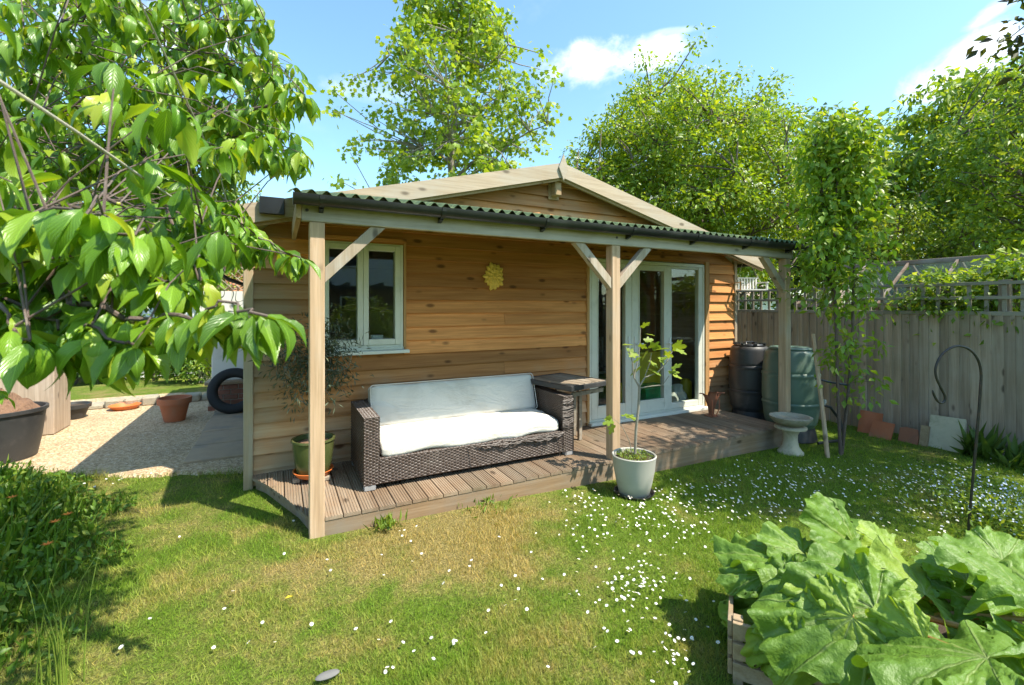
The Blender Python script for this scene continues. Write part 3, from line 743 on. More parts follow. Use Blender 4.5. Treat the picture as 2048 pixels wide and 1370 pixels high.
# ------------------------------------------------------------------ wicker sofa and its cushions
m, t, out = new_mat('brown_wicker')
g = t.node('ShaderNodeNewGeometry'); p = g.outputs['Position']
n = t.noise(p, 70, 3, 0.6); n2 = t.noise(p, 6, 3, 0.6)
c = t.ramp(n, [(0.3, (0.034, 0.022, 0.016)), (0.6, (0.072, 0.047, 0.035)), (0.8, (0.13, 0.093, 0.073))])
c = t.mix(t.math('MULTIPLY', t.smooth(n2, 0.45, 0.7), 0.35), c, (0.14, 0.115, 0.095, 1))
principled(t, out, c, 0.42, t.bump(n, 0.3, 0.002), 0, 0.5); M['wicker'] = m
m, t, out = new_mat('cream_cushion_cloth')
g = t.node('ShaderNodeNewGeometry'); p = g.outputs['Position']
n = t.noise(p, 2.4, 5, 0.6, 0.6); n2 = t.noise(p, 400, 2, 0.5); n3 = t.noise(t.vmath('MULTIPLY', p, (3, 7, 7)), 1.0, 4, 0.6, 1.2)
c = t.mix(t.smooth(n, 0.45, 0.75), (0.66, 0.63, 0.57, 1), (0.55, 0.51, 0.44, 1))
principled(t, out, c, 0.9, t.bump(t.math('ADD', t.math('MULTIPLY', n2, 0.05), n3), 0.6, 0.03), 0, 0.15); M['cushion'] = m
M['alu'] = m_plain('grey_plastic_foot', (0.30, 0.30, 0.30), 0.5, 0.1)

def weave(mb, o, U, Vd, w_, h_, cu=0.027, cv=0.0125, amp=0.0055):
    """woven strips: each strip passes over one stake and under the next"""
    o = np.array(o, float); U = np.array(U, float); Vd = np.array(Vd, float); N = np.cross(U, Vd)
    nu = max(1, round(w_ / cu)); nv = max(1, round(h_ / cv)); su, sv = 5, 4
    u = np.linspace(0, w_, nu * su + 1); v = np.linspace(0, h_, nv * sv + 1)
    uu, vv = np.meshgrid(u, v)
    row = np.clip((vv / h_ * nv).astype(int), 0, nv - 1); fr = vv / h_ * nv - row
    jr = rng.uniform(0.75, 1.2, (nv, nu + 2)); d = amp * jr[row, np.clip((uu / w_ * nu).astype(int), 0, nu)] * (np.sin(np.pi * np.clip(fr, 0, 1)) ** 0.5 * (0.62 + 0.5 * np.cos(np.pi * uu / w_ * nu + np.pi * row)))
    Pn = o + uu[..., None] * U + vv[..., None] * Vd + d[..., None] * N
    W = uu.shape[1]; idx = np.arange(uu.size).reshape(uu.shape)
    Fq = np.stack([idx[:-1, :-1], idx[:-1, 1:], idx[1:, 1:], idx[1:, :-1]], -1).reshape(-1, 4)
    mb.add(Pn.reshape(-1, 3), Fq, 0, True)
sofa = thing('wicker_sofa', 'dark brown woven wicker sofa on the deck against the timber wall', 'sofa', (1.61, 4.1, ZD))
SX0, SX1, SY0, SY1, SZ0, SZT, SZB = 0.60, 2.625, 3.76, 4.50, 0.155, 0.705, 0.37
AW = 0.125
for (xa, xb) in ((SX0, SX0 + AW), (SX1 - AW, SX1)):
    mb = MB(); e = 0.008
    mb.box(xa + e, xb - e, SY0 + e, SY1 - e, SZ0 + e, SZT - e)
    weave(mb, (xa, SY0 + 0.004, SZ0), (1, 0, 0), (0, 0, 1), AW, SZT - SZ0)
    weave(mb, (xa + 0.004, SY1, SZ0), (0, -1, 0), (0, 0, 1), SY1 - SY0, SZT - SZ0)
    weave(mb, (xb - 0.004, SY0, SZ0), (0, 1, 0), (0, 0, 1), SY1 - SY0, SZT - SZ0)
    weave(mb, (xa, SY0, SZT - 0.004), (1, 0, 0), (0, 1, 0), AW, SY1 - SY0)
    mb.build('arm', M['wicker'], sofa)
mb = MB(); xa, xb = SX0 + AW, SX1 - AW
mb.box(xa, xb, SY0 + 0.02, SY1 - 0.02, SZ0 + 0.008, SZB - 0.012)
weave(mb, (xa, SY0 + 0.010, SZ0), (1, 0, 0), (0, 0, 1), xb - xa, SZB - SZ0 - 0.012)
weave(mb, (xa, SY0 + 0.006, SZB - 0.014), (1, 0, 0), (0, 1, 0), xb - xa, 0.09)
mb.build('seat_base', M['wicker'], sofa)
mb = MB(); mb.box(xa, xb, SY1 - 0.09, SY1 - 0.008, SZB - 0.01, SZT + 0.012)
weave(mb, (xa, SY1 - 0.092, SZB), (1, 0, 0), (0, 0, 1), xb - xa, SZT - SZB + 0.01)
mb.build('back', M['wicker'], sofa)
# slack and broken strands along the front edge towards the fig
mb = MB()
for k in range(34):
    x0 = 1.55 + 0.85 * random.random(); L = random.uniform(0.12, 0.34); sag = random.uniform(0.0, 0.05)
    z0 = 0.36 - random.uniform(0, 0.02); y0 = SY0 - 0.004 - random.uniform(0, 0.012)
    x1_ = min(2.5, x0 + L)
    mb.tube([(x0 + (x1_ - x0) * q, y0 - 0.006 * math.sin(math.pi * q), z0 - sag * math.sin(math.pi * q)) for q in np.linspace(0, 1, 7)], 0.0032, 5)
for k in range(26):
    z0 = 0.40 + 0.27 * random.random(); mb.tube([(2.49, SY0 - 0.003, z0), (2.545, SY0 - 0.014, z0 + random.uniform(-0.02, 0.015)), (2.62, SY0 - 0.004, z0 + random.uniform(-0.02, 0.02))], 0.003, 5)
for (xa_, za_, xb_, zb2) in ((1.50, 0.35, 1.57, 0.17), (2.40, 0.36, 2.44, 0.14), (2.43, 0.35, 2.52, 0.135), (2.3, 0.35, 2.26, 0.2)):
    mb.tube([(xa_, SY0 - 0.006, za_), ((xa_ + xb_) / 2 + 0.012, SY0 - 0.035, (za_ + zb2) / 2), (xb_, SY0 - 0.03, zb2)], 0.003, 5)
mb.build('loose_strands', M['wicker'], sofa)
for (x, y) in ((SX0 + 0.005, SY0 + 0.005), (SX1 - 0.095, SY0 + 0.005), (SX0 + 0.005, SY1 - 0.07), (SX1 - 0.095, SY1 - 0.07)):
    MB().box(x, x + 0.09, y, y + 0.06, ZD + 0.001, SZ0 + 0.006).build('foot', M['alu'], sofa, bevel=0.003)

def cushion(name, label, c, half, tilt, seed, r=0.045, drape=0.0, wr=0.006):
    bm = bmesh.new(); bmesh.ops.create_cube(bm, size=2.0)
    bmesh.ops.subdivide_edges(bm, edges=bm.edges[:], cuts=27, use_grid_fill=True)
    rs = np.random.default_rng(seed); ph = rs.uniform(0, 6.28, (10,)); kx = rs.uniform(2, 16, (10,)); ky = rs.uniform(2, 20, (10,))
    hx, hy, hz_ = half
    for v in bm.verts:
        p = np.array(v.co[:]) * np.array(half)
        inner = np.clip(p, -(np.array(half) - r), np.array(half) - r); d = p - inner; L = np.linalg.norm(d)
        q = inner + (d / L * r if L > 1e-6 else d)
        fx_, fy_ = q[0] / hx, q[1] / hy
        bulge = (1 - fx_ ** 4) * (1 - fy_ ** 4)
        wv = 0.6 * sum(math.sin(kx[i] * q[0] * 1.2 + ky[i] * q[1] * 1.5 + ph[i]) for i in range(10)) * wr / 3
        edge = 1 + 1.6 * (1 - bulge)
        q[2] += (0.014 * bulge * np.sign(q[2])) + wv * edge
        q[0] += wv * 0.6; q[1] += wv * 0.8
        if drape and fy_ < -0.55: q[2] -= drape * ((-0.55 - fy_) / 0.45) ** 1.5 * (1 + 0.3 * math.sin(5.5 * fx_ + 1.0)); q[1] -= 0.006 * math.sin(13 * fx_ + 2 * math.sin(4 * fx_))
        v.co = Vector(q)
    me = bpy.data.meshes.new(name); bm.to_mesh(me); bm.free()
    for p in me.polygons: p.use_smooth = True
    o = link(name, me, M['cushion'])
    o.location = Vector(c); o.rotation_euler = (tilt, 0, 0)
    return tag(o, label, 'cushion')
cushion('seat_cushion', 'long flat white seat cushion lying on the wicker sofa', (1.612, 4.07, 0.432), (0.872, 0.285, 0.058), 0.0, 3, 0.045, 0.03, 0.005)
bc_ = cushion('back_cushion', 'long white back cushion leaning upright on the wicker sofa', (1.615, 4.335, 0.665), (0.866, 0.19, 0.045), R(72), 8, 0.035, 0.0, 0.003)

for zz in (-0.05, 0.05):      # piped seam round each face of the back cushion
    mb = MB(); P = []
    for (a, b_) in ((-1, -1), (1, -1), (1, 1), (-1, 1)):
        for q in np.linspace(0, math.pi / 2, 5):
            t0 = math.atan2(b_, a) - math.pi / 4 + q - 0.0
            P.append((a * (0.866 - 0.03) + 0.03 * math.cos(t0), b_ * (0.19 - 0.03) + 0.03 * math.sin(t0), zz + 0.003 * math.sin(9 * a + 5 * q)))
    P.append(P[0]); mb.tube(P, 0.0045, 6)
    o = mb.build('piping', M['cushion']); o.parent = bc_
# ------------------------------------------------------------------ side table
M['table'] = m_wood('table_wood', (0.36, 0.29, 0.21), (0.22, 0.17, 0.12), 'y', knot=0.2, weather=(0.34, 0.31, 0.26), wmask=some_weather(0.4, 0.7), tint=0.3)
tb = thing('garden_table', 'weathered slatted wooden table with dark rim behind the sofa arm', 'table', (2.83, 4.2, ZD))
ta = R(5); cu, su_ = math.cos(ta), math.sin(ta); U_ = np.array([cu, su_, 0]); V_ = np.array([-su_ - 0.13, cu, 0]); V_ /= np.linalg.norm(V_); U_ = np.array([V_[1], -V_[0], 0])
TC = np.array([2.80, 4.17, 0.0]); HW, HD = 0.29, 0.36
for k in range(5):
    u = -HW + 0.058 + (2 * HW - 0.116) * k / 4
    MB().obox(TC + U_ * u + np.array([0, 0, 0.787]), U_, V_, (0, 0, 1), 0.050, HD - 0.03, 0.009).build('slat', M['table'], tb, bevel=0.003)
for s_ in (-1, 1):
    MB().obox(TC + U_ * s_ * (HW + 0.0) + np.array([0, 0, 0.772]), U_, V_, (0, 0, 1), 0.014, HD + 0.015, 0.026).build('rim', M['black_dusty'], tb, bevel=0.003)
    MB().obox(TC + V_ * s_ * HD + np.array([0, 0, 0.772]), U_, V_, (0, 0, 1), HW - 0.015, 0.014, 0.024).build('rim', M['black_dusty'], tb, bevel=0.003)
MB().obox(TC - V_ * (HD - 0.04) + np.array([0, 0, 0.70]), U_, V_, (0, 0, 1), HW - 0.05, 0.012, 0.02).build('rail', M['table'], tb)
MB().obox(TC + V_ * (HD - 0.04) + np.array([0, 0, 0.70]), U_, V_, (0, 0, 1), HW - 0.05, 0.012, 0.02).build('rail', M['table'], tb)
for a, b_ in ((0.62, -0.2), (0.62, 0.9), (-0.2, 0.92), (0.93, 0.3)):
    q = TC + U_ * a * (HW - 0.03) + V_ * b_ * (HD - 0.04)
    if q[0] < 2.66: q[0] = 2.675
    MB().box(q[0] - 0.02, q[0] + 0.02, q[1] - 0.02, q[1] + 0.02, ZD + 0.001, 0.728).build('leg', M['table'], tb, bevel=0.003)

# ------------------------------------------------------------------ gilded leaf plaque
pl_ = thing('wall_plaque', 'round gilded leaf plaque hung on the timber wall above the sofa', 'plaque', (2.13, YW - 0.04, 1.93))
def petal(mb, c, ang, r0, r1, w_, y0, lift):
    d = np.array([math.sin(ang), 0, math.cos(ang)]); s = np.array([math.cos(ang), 0, -math.sin(ang)]); V = []
    rows = [(0.0, 0.35), (0.3, 0.85), (0.6, 1.0), (0.85, 0.62), (1.0, 0.08)]
    for f_, wf in rows:
        for k, a in ((-1, 0.0), (0, 1.0), (1, 0.0)):
            V.append(np.array(c) + d * (r0 + (r1 - r0) * f_) * np.array([0.86, 1, 1.06]) + s * k * w_ * wf + np.array([0, y0 - lift * a - 0.014 * math.sin(math.pi * f_), 0]))
    F = []
    for i in range(4):
        for k in range(2): F.append([i * 3 + k, i * 3 + k + 1, i * 3 + k + 4, i * 3 + k + 3])
    n0 = len(V); V += [np.array(v) + np.array([0, 0.02, 0]) for v in V[:n0]]
    F += [[b + n0 for b in f[::-1]] for f in F[:]]
    rim = [0, 3, 6, 9, 12, 13, 14, 11, 8, 5, 2, 1]
    F += [[rim[i], rim[(i + 1) % 12], rim[(i + 1) % 12] + n0, rim[i] + n0] for i in range(12)]
    mb.add(V, F, 0, False)
cpl = (2.13, YW - 0.036, 1.93)
for k in range(15):
    mb = MB(); petal(mb, cpl, 2 * math.pi * k / 15 + 0.1, 0.05, 0.132 + 0.012 * (k % 3), 0.027, -0.012, 0.012); mb.build('petal', M['gold'], pl_)
for k in range(11):
    mb = MB(); petal(mb, cpl, 2 * math.pi * k / 11, 0.02, 0.098, 0.022, -0.028, 0.010); mb.build('petal', M['gold'], pl_)
mb = MB(); mb.lathe([(0.001, 0), (0.085, 0), (0.08, 0.012), (0.001, 0.016)], (0, 0, 0), 24)
mb.v = [(2.13 + p[0], YW - 0.034 - p[2], 1.93 + p[1]) for p in mb.v]
mb.sphere((2.13, YW - 0.05, 1.935), 0.05, 14, 9, sc=(0.85, 0.6, 1.1)); mb.sphere((2.13, YW - 0.083, 1.93), 0.013, 8, 6, sc=(0.8, 1, 1.6))
for s_ in (-1, 1): mb.sphere((2.13 + s_ * 0.02, YW - 0.076, 1.95), 0.010, 8, 6)
mb.build('boss', M['gold'], pl_)

# ------------------------------------------------------------------ pots and ornaments
def pot(name, label, c, prof, mat, soil_r, soil_z, soil_mat='soil', cat='pot'):
    o = thing(name, label, cat, c)
    MB().lathe(prof, c, 44).build('body', mat, o)
    bm_ = MB(); bm_.lathe([(0.001, soil_z - 0.03), (soil_r, soil_z - 0.03), (soil_r, soil_z), (soil_r * 0.6, soil_z + 0.012), (0.001, soil_z + 0.016)], c, 22, jit=0.03); bm_.build('soil', M[soil_mat], o)
    return o
# fig pot with saucer
FP = (2.79, 3.075, -0.048)
o = thing('pot_saucer', 'round black plastic saucer under the grey fig pot', 'saucer', (FP[0], FP[1], gz(FP[0]) - 0.01))
MB().lathe([(0.001, 0.0), (0.15, 0.0), (0.175, 0.035), (0.168, 0.037), (0.146, 0.008), (0.001, 0.008)], (FP[0], FP[1], -0.068), 40).build('dish', M['black'], o)
pot('fig_pot', 'pale grey stoneware pot holding a young fig in front of the middle post', FP,
    [(0.001, -0.01), (0.118, -0.01), (0.13, 0.0), (0.155, 0.10), (0.178, 0.22), (0.188, 0.315), (0.193, 0.335), (0.186, 0.342), (0.176, 0.335), (0.17, 0.29), (0.001, 0.285)], M['potgrey'], 0.168, 0.30)
# olive pot with saucer on little feet
OP = (0.262, 4.27, 0.165)
o = thing('pot_saucer', 'orange plastic saucer on wooden feet under the green olive pot', 'saucer', (OP[0], OP[1], ZD))
MB().lathe([(0.001, 0.0), (0.13, 0.0), (0.165, 0.045), (0.158, 0.047), (0.125, 0.008), (0.001, 0.008)], (OP[0], OP[1], 0.148), 40).build('dish', M['orange'], o)
for k in range(3):
    a = 2 * math.pi * k / 3 - 0.75
    MB().box(OP[0] + 0.14 * math.cos(a) - 0.028, OP[0] + 0.14 * math.cos(a) + 0.028, OP[1] + 0.14 * math.sin(a) - 0.022, OP[1] + 0.14 * math.sin(a) + 0.022, ZD + 0.001, 0.146).build('foot', M['table'], o, bevel=0.005)
pot('olive_pot', 'dark green glazed pot holding an olive bush at the deck end', OP,
    [(0.001, 0.0), (0.122, 0.0), (0.13, 0.012), (0.15, 0.10), (0.165, 0.23), (0.168, 0.275), (0.178, 0.282), (0.176, 0.298), (0.158, 0.296), (0.15, 0.25), (0.001, 0.24)], M['glaze'], 0.15, 0.255, 'compost')
# terracotta ornament: three curled lobes on a tapering fluted body
oc = np.array([5.19, 4.22, ZD])
orn = thing('terracotta_ornament', 'rusty terracotta three lobed ornament standing beside the glazed doors', 'ornament', oc)
MB().box(oc[0] - 0.07, oc[0] + 0.07, oc[1] - 0.06, oc[1] + 0.06, ZD + 0.001, ZD + 0.018).build('base', M['terra_dark'], orn, bevel=0.004)
def curl(mb, c, ang, rad, w_, z0, z1, lean):
    """half-round tile whose top curls outward"""
    d = np.array([math.cos(ang), math.sin(ang), 0]); s = np.array([-d[1], d[0], 0]); V = []; n1, n2 = 12, 9
    for i in range(n1 + 1):
        f_ = i / n1; z_ = z0 + (z1 - z0) * f_ - 0.05 * max(0, f_ - 0.86) / 0.14
        rr = rad * (0.35 + 0.65 * f_ ** 1.3); out_ = lean * f_ ** 2 + 0.05 * max(0, f_ - 0.8) / 0.2
        ww = w_ * (0.45 + 0.55 * math.sin(math.pi * min(1, f_ * 0.62 + 0.05))) * (1.0 if f_ < 0.85 else math.sqrt(max(0.02, 1 - ((f_ - 0.85) / 0.155) ** 2)))
        for k in range(n2):
            a = math.pi * (k / (n2 - 1) - 0.5)
            V.append(np.array(c) + d * (out_ + rr * 0.25 + ww * 0.55 * math.cos(a)) + s * ww * math.sin(a) + np.array([0, 0, z_]))
    F = [[i * n2 + k, i * n2 + k + 1, (i + 1) * n2 + k + 1, (i + 1) * n2 + k] for i in range(n1) for k in range(n2 - 1)]
    n0 = len(V); V += [v * 1.0 - d * 0.012 for v in V[:n0]]; F += [[b + n0 for b in f[::-1]] for f in F[:]]
    mb.add(V, F, 0, True)
for ang, z1_, ln in ((R(-118), 0.40, 0.05), (R(-205), 0.355, 0.10), (R(-30), 0.37, 0.11)):
    mb = MB(); curl(mb, (oc[0], oc[1], ZD), ang, 0.05, 0.058, 0.02, z1_, ln); mb.build('lobe', M['terra_dark'], orn)
mb = MB()
for s_ in (-1, 1): mb.tube([(oc[0] + s_ * 0.035, oc[1] - 0.05, ZD + 0.02), (oc[0] + s_ * 0.065, oc[1] - 0.075, ZD + 0.12), (oc[0] + s_ * 0.07, oc[1] - 0.07, ZD + 0.24)], 0.007, 6)
mb.build('stem', M['terra'], orn)

# ------------------------------------------------------------------ water butts
def butt(name, label, c, r_, h, mat, lid_mat, stand_h):
    o = thing(name, label, 'water butt', c); x, y, z = c
    MB().lathe([(0.001, 0), (r_ * 0.9, 0), (r_ * 0.86, stand_h * 0.5), (r_ * 0.8, stand_h), (0.001, stand_h)], (x, y, z), 36).build('stand', M['black_dusty'], o)
    prof = [(0.001, 0.0), (r_ * 0.80, 0.0), (r_ * 0.84, 0.03)]
    for f_ in np.linspace(0.05, 0.95, 46):
        rr = r_ * (0.84 + 0.16 * math.sin(math.pi * min(1, f_ * 0.95 + 0.02)) ** 0.7)
        for q in (0.3, 0.68):
            if abs(f_ - q) < 0.025: rr += 0.009
            if abs(f_ - q - 0.035) < 0.01: rr -= 0.006
        prof.append((rr, h * f_))
    prof += [(r_ * 0.86, h * 0.975), (r_ * 0.80, h * 0.992), (0.001, h * 0.993)]
    MB().lathe(prof, (x, y, z + stand_h + 0.001), 52).build('body', mat, o)
    zt = z + stand_h + h
    MB().lathe([(0.001, -0.004), (r_ * 0.74, -0.004), (r_ * 0.76, 0.015), (r_ * 0.7, 0.03), (r_ * 0.5, 0.022), (0.001, 0.02)], (x, y, zt), 40).build('lid', lid_mat, o)
    return o, zt
BB = (6.08, 4.29, gz(6)); r1 = 0.275
bo, zt = butt('water_butt', 'black water butt with ribbed lid beside the corner of the garden room', BB, r1, 0.93, M['black_dusty'], M['black'], 0.23)
mb = MB()
for k in range(8):
    a = 2 * math.pi * k / 8 + 0.2; mb.obox((BB[0] + r1 * 0.66 * math.cos(a), BB[1] + r1 * 0.66 * math.sin(a), zt + 0.028), (math.cos(a), math.sin(a), 0), (-math.sin(a), math.cos(a), 0), (0, 0, 1), 0.045, 0.018, 0.012)
mb.tube([(BB[0] - 0.1, BB[1] - 0.02, zt + 0.02), (BB[0] - 0.08, BB[1], zt + 0.05), (BB[0] + 0.08, BB[1], zt + 0.05), (BB[0] + 0.1, BB[1] + 0.02, zt + 0.02)], 0.012, 8)
mb.build('lid_grip', M['black'], bo)
MB().tube([(BB[0] + 0.13, BB[1] - 0.235, zt - 0.13), (BB[0] + 0.22, BB[1] - 0.28, zt - 0.125), (BB[0] + 0.24, BB[1] - 0.30, zt - 0.15)], 0.028, 10).build('link_hose', M['black'], bo)
GB = (6.03, 3.665, gz(6)); r2 = 0.335
go, zt2 = butt('water_butt', 'large grey green water butt standing behind the end veranda post', GB, r2, 1.0, M['butt_green'], M['butt_green'], 0.16)
MB().tube([(GB[0] + 0.24, GB[1] - 0.22, 0.32), (GB[0] + 0.36, GB[1] - 0.3, 0.28), (GB[0] + 0.46, GB[1] - 0.36, 0.12), (GB[0] + 0.44, GB[1] - 0.42, -0.05), (GB[0] + 0.3, GB[1] - 0.46, -0.1), (GB[0] + 0.05, GB[1] - 0.44, -0.09), (GB[0] - 0.1, GB[1] - 0.4, -0.1)], 0.018, 8).build('hose', M['black'], go)
mb = MB(); mb.tube([(GB[0] + 0.2, GB[1] - 0.2, 0.34), (GB[0] + 0.28, GB[1] - 0.28, 0.335)], 0.022, 8); mb.box(GB[0] + 0.25, GB[0] + 0.27, GB[1] - 0.30, GB[1] - 0.24, 0.34, 0.385); mb.build('tap', M['white'], go)

# ------------------------------------------------------------------ bird bath
BP = (5.30, 3.22, gz(5.3) - 0.012)
bb_ = thing('bird_bath', 'weathered stone bird bath in front of the end veranda post', 'bird bath', BP)
MB().lathe([(0.001, 0), (0.135, 0), (0.135, 0.035), (0.118, 0.05), (0.112, 0.06), (0.085, 0.10), (0.072, 0.17), (0.075, 0.24), (0.1, 0.29), (0.105, 0.305), (0.001, 0.305)], BP, 30, jit=0.02).build('pedestal', M['stone_pale'], bb_)
MB().lathe([(0.001, 0.306), (0.165, 0.306), (0.168, 0.325), (0.13, 0.34), (0.001, 0.34)], BP, 30, jit=0.02).build('collar', M['stone_pale'], bb_)
MB().lathe([(0.001, 0.341), (0.10, 0.341), (0.17, 0.37), (0.215, 0.425), (0.22, 0.445), (0.195, 0.447), (0.16, 0.41), (0.001, 0.395)], BP, 34, jit=0.035).build('bowl', M['stone'], bb_)

# ------------------------------------------------------------------ things leaning on the fence
XF = 7.6
def slab(name, label, cat, x, y, w_, h, th, mat, lean=0.25, yaw=0.0, wav=0.0, cut=None):
    """a flat piece standing on edge, leaning towards the fence (+x)"""
    z = gz(x) - 0.012; yv = np.array([math.sin(yaw), math.cos(yaw), 0]); n = np.array([-math.cos(yaw), math.sin(yaw), 0])
    up = np.array([0, 0, 1.0]) * math.cos(lean) - n * math.sin(lean); nn = np.cross(yv, up)
    poly = cut or [(-w_ / 2, 0), (w_ / 2, 0), (w_ / 2, h), (-w_ / 2, h)]
    c = np.array([x, y, z]); V = []; K = 7 if wav else 1
    mb = MB()
    if not wav:
        n_ = len(poly); V = [c + yv * a + up * b_ for a, b_ in poly] + [c + yv * a + up * b_ + nn * th for a, b_ in poly]
        mb.add(V, [list(range(n_)), list(range(n_, 2 * n_))[::-1]] + [[i, n_ + i, n_ + (i + 1) % n_, (i + 1) % n_] for i in range(n_)])
    else:
        K = 10; V = []
        for i in range(K + 1):
            a = -w_ / 2 + w_ * i / K; o_ = wav * math.sin(2 * math.pi * i / K)
            for b_ in (0, h): V += [c + yv * a + up * b_ + nn * o_, c + yv * a + up * b_ + nn * (o_ + th)]
        F = []
        for i in range(K):
            a = i * 4; b_ = a + 4
            F += [[a, b_, b_ + 2, a + 2], [a + 1, a + 3, b_ + 3, b_ + 1], [a, a + 1, b_ + 1, b_], [a + 2, b_ + 2, b_ + 3, a + 3]]
        F += [[0, 2, 3, 1], [K * 4, K * 4 + 1, K * 4 + 3, K * 4 + 2]]
        mb.add(V, F, 0, True)
    o = mb.build(name, mat, loc=tuple(c)); return tag(o, label, cat)
slab('roof_tile', 'dark red clay tile leaning on the fence behind a smaller tile', 'tile', 7.26, 3.34, 0.27, 0.31, 0.016, M['terra'], 0.3, wav=0.014)
slab('roof_tile', 'short red clay tile leaning in front of a taller tile', 'tile', 7.10, 3.14, 0.26, 0.24, 0.016, M['terra'], 0.4, 0.12)
slab('roof_tile', 'lichen stained broken clay tile leaning beside the stone slab', 'tile', 7.16, 2.86, 0.2, 0.21, 0.02, M['terra_dark'], 0.35, cut=[(-0.1, 0), (0.1, 0), (0.105, 0.19), (0.04, 0.215), (-0.08, 0.205), (-0.105, 0.1)])
slab('wood_offcut', 'narrow pale timber offcut leaning between tile and stone slab', 'wood', 7.18, 2.71, 0.085, 0.27, 0.022, M['crate'], 0.28)
slab('stone_slab', 'big square pale stone slab leaning against the fence', 'slab', 7.22, 2.52, 0.33, 0.42, 0.045, M['stone_pale'], 0.28, cut=[(-0.17, 0), (0.165, 0), (0.175, 0.2), (0.165, 0.415), (-0.16, 0.425), (-0.17, 0.23)])

# ------------------------------------------------------------------ fence with trellis
fence = thing('garden_fence', 'grey close boarded timber fence with square trellis along the top', 'fence', (XF, 3.0, 0.0))
me_b = None
ztop = 1.515
for i in range(118):
    y = -2.4 + i * 0.1
    j = random.uniform(-0.006, 0.006)
    if me_b is None:
        mb = MB(); mb.add([(-0.012, 0, 0), (0.008, 0.115, 0), (0.016, 0.115, 0), (0.012, 0, 0), (-0.012, 0, 1.71), (0.008, 0.115, 1.71), (0.016, 0.115, 1.71), (0.012, 0, 1.71)], [[0, 1, 2, 3], [4, 7, 6, 5], [0, 4, 5, 1], [1, 5, 6, 2], [2, 6, 7, 3], [3, 7, 4, 0]])
        o = mb.build('board', M['fence']); me_b = o.data; o.parent = fence
    else: o = link('board', me_b, None, fence)
    o.location = Vector((XF - 0.02 + j * 0.4, y, ztop - 1.71 - 0.0 + j)) - fence.location
    o.rotation_euler = (random.uniform(-0.006, 0.006), 0, 0)
for z in (0.25, 1.25): MB().box(XF + 0.02, XF + 0.06, -2.4, 9.4, z, z + 0.09).build('rail', M['fence_rail'], fence)
MB().box(XF - 0.03, XF + 0.03, -2.4, 9.4, ztop - 0.03, ztop + 0.02).build('cap_rail', M['fence_rail'], fence, bevel=0.003)
for z in (ztop + 0.185, ztop + 0.36): MB().box(XF - 0.022, XF + 0.0, -2.4, 9.4, z - 0.02, z + 0.02).build('trellis_rail', M['fence_rail'], fence, bevel=0.002)
me_s = None; y = -2.3
while y < 9.4:
    if me_s is None:
        o = MB().box(0, 0.018, -0.02, 0.02, 0, 0.358).build('trellis_slat', M['fence_rail'], bevel=0.002); me_s = o.data; o.parent = fence
    else: o = link('trellis_slat', me_s, None, fence)
    o.location = Vector((XF + 0.001, y, ztop + 0.021)) - fence.location; o.rotation_euler = (random.uniform(-0.015, 0.015), 0, 0)
    y += 0.152
for y in (-1.5, 0.3, 2.13, 3.96, 5.8, 7.6): MB().box(XF + 0.065, XF + 0.16, y - 0.05, y + 0.05, -0.2, ztop + 0.4).build('post', M['fence'], fence, bevel=0.004)

# ------------------------------------------------------------------ shepherd's crook
hk = MB(); Fh = 3.37
pth = [(1934, 1085), (1942, 1000), (1951, 900), (1957, 830), (1961, 775), (1962, 745), (1957, 722), (1945, 704), (1928, 694), (1910, 693), (1892, 702), (1878, 718), (1871, 738), (1873, 756), (1881, 774), (1889, 790), (1890, 800), (1884, 806), (1876, 803), (1869, 792), (1865, 780)]
P3 = [pt(a, b_, Fh) for a, b_ in pth]; P3[0][2] = gz(P3[0][0]) - 0.1
PS = []
for i in range(len(P3) - 1):     # smooth curve through the points
    a, b_, c_, d_ = P3[max(0, i - 1)], P3[i], P3[i + 1], P3[min(len(P3) - 1, i + 2)]
    for q in np.linspace(0, 1, 5)[:-1]: PS.append(0.5 * (2 * b_ + (c_ - a) * q + (2 * a - 5 * b_ + 4 * c_ - d_) * q * q + (3 * b_ - a - 3 * c_ + d_) * q ** 3))
PS.append(P3[-1])
o = hk.tube(PS, [0.0085] * (len(PS) - 3) + [0.008, 0.006, 0.003], 10).build('garden_hook', M['metal'], loc=P3[0]); tag(o, 'tall dark iron shepherd crook hook planted in the lawn', 'garden hook')

# ------------------------------------------------------------------ hanging slatted bird feeder bench
sc_ = pt(1492, 572, 6.9)
sw = thing('hanging_bench', 'small pale slatted toy swing bench hung from the veranda', 'hanging bench', sc_)
A_ = np.array([0.93, -0.37, 0.0]); B_ = np.array([0.37, 0.93, 0.0]); sc_ = sc_ + np.array([0.03, -0.05, 0])
def sb(a, b_, c_, ha, hb, hc, nm, tilt=0.0):
    MB().obox(sc_ + A_ * a + B_ * b_ + np.array([0, 0, c_]), A_, B_, (0, 0, 1), ha, hb, hc).build(nm, M['white'], sw)
for k in range(4): sb(0, -0.085 + 0.05 * k, -0.06, 0.19, 0.02, 0.008, 'seat_slat')
for k in range(8): sb(-0.165 + 0.047 * k, 0.11 + 0.0, 0.035, 0.012, 0.007, 0.085, 'back_slat')
sb(0, 0.112, 0.125, 0.185, 0.012, 0.01, 'back_rail')
for s_ in (-1, 1):
    sb(s_ * 0.2, -0.095, -0.01, 0.012, 0.012, 0.055, 'arm_post'); sb(s_ * 0.2, 0.0, 0.05, 0.016, 0.12, 0.008, 'armrest')
    MB().tube([sc_ + A_ * s_ * 0.2 + B_ * 0.05 + np.array([0, 0, 0.055]), sc_ + A_ * s_ * 0.04 + B_ * 0.1 + np.array([0, 0, 0.40])], 0.005, 6).build('cord', M['rope'], sw)

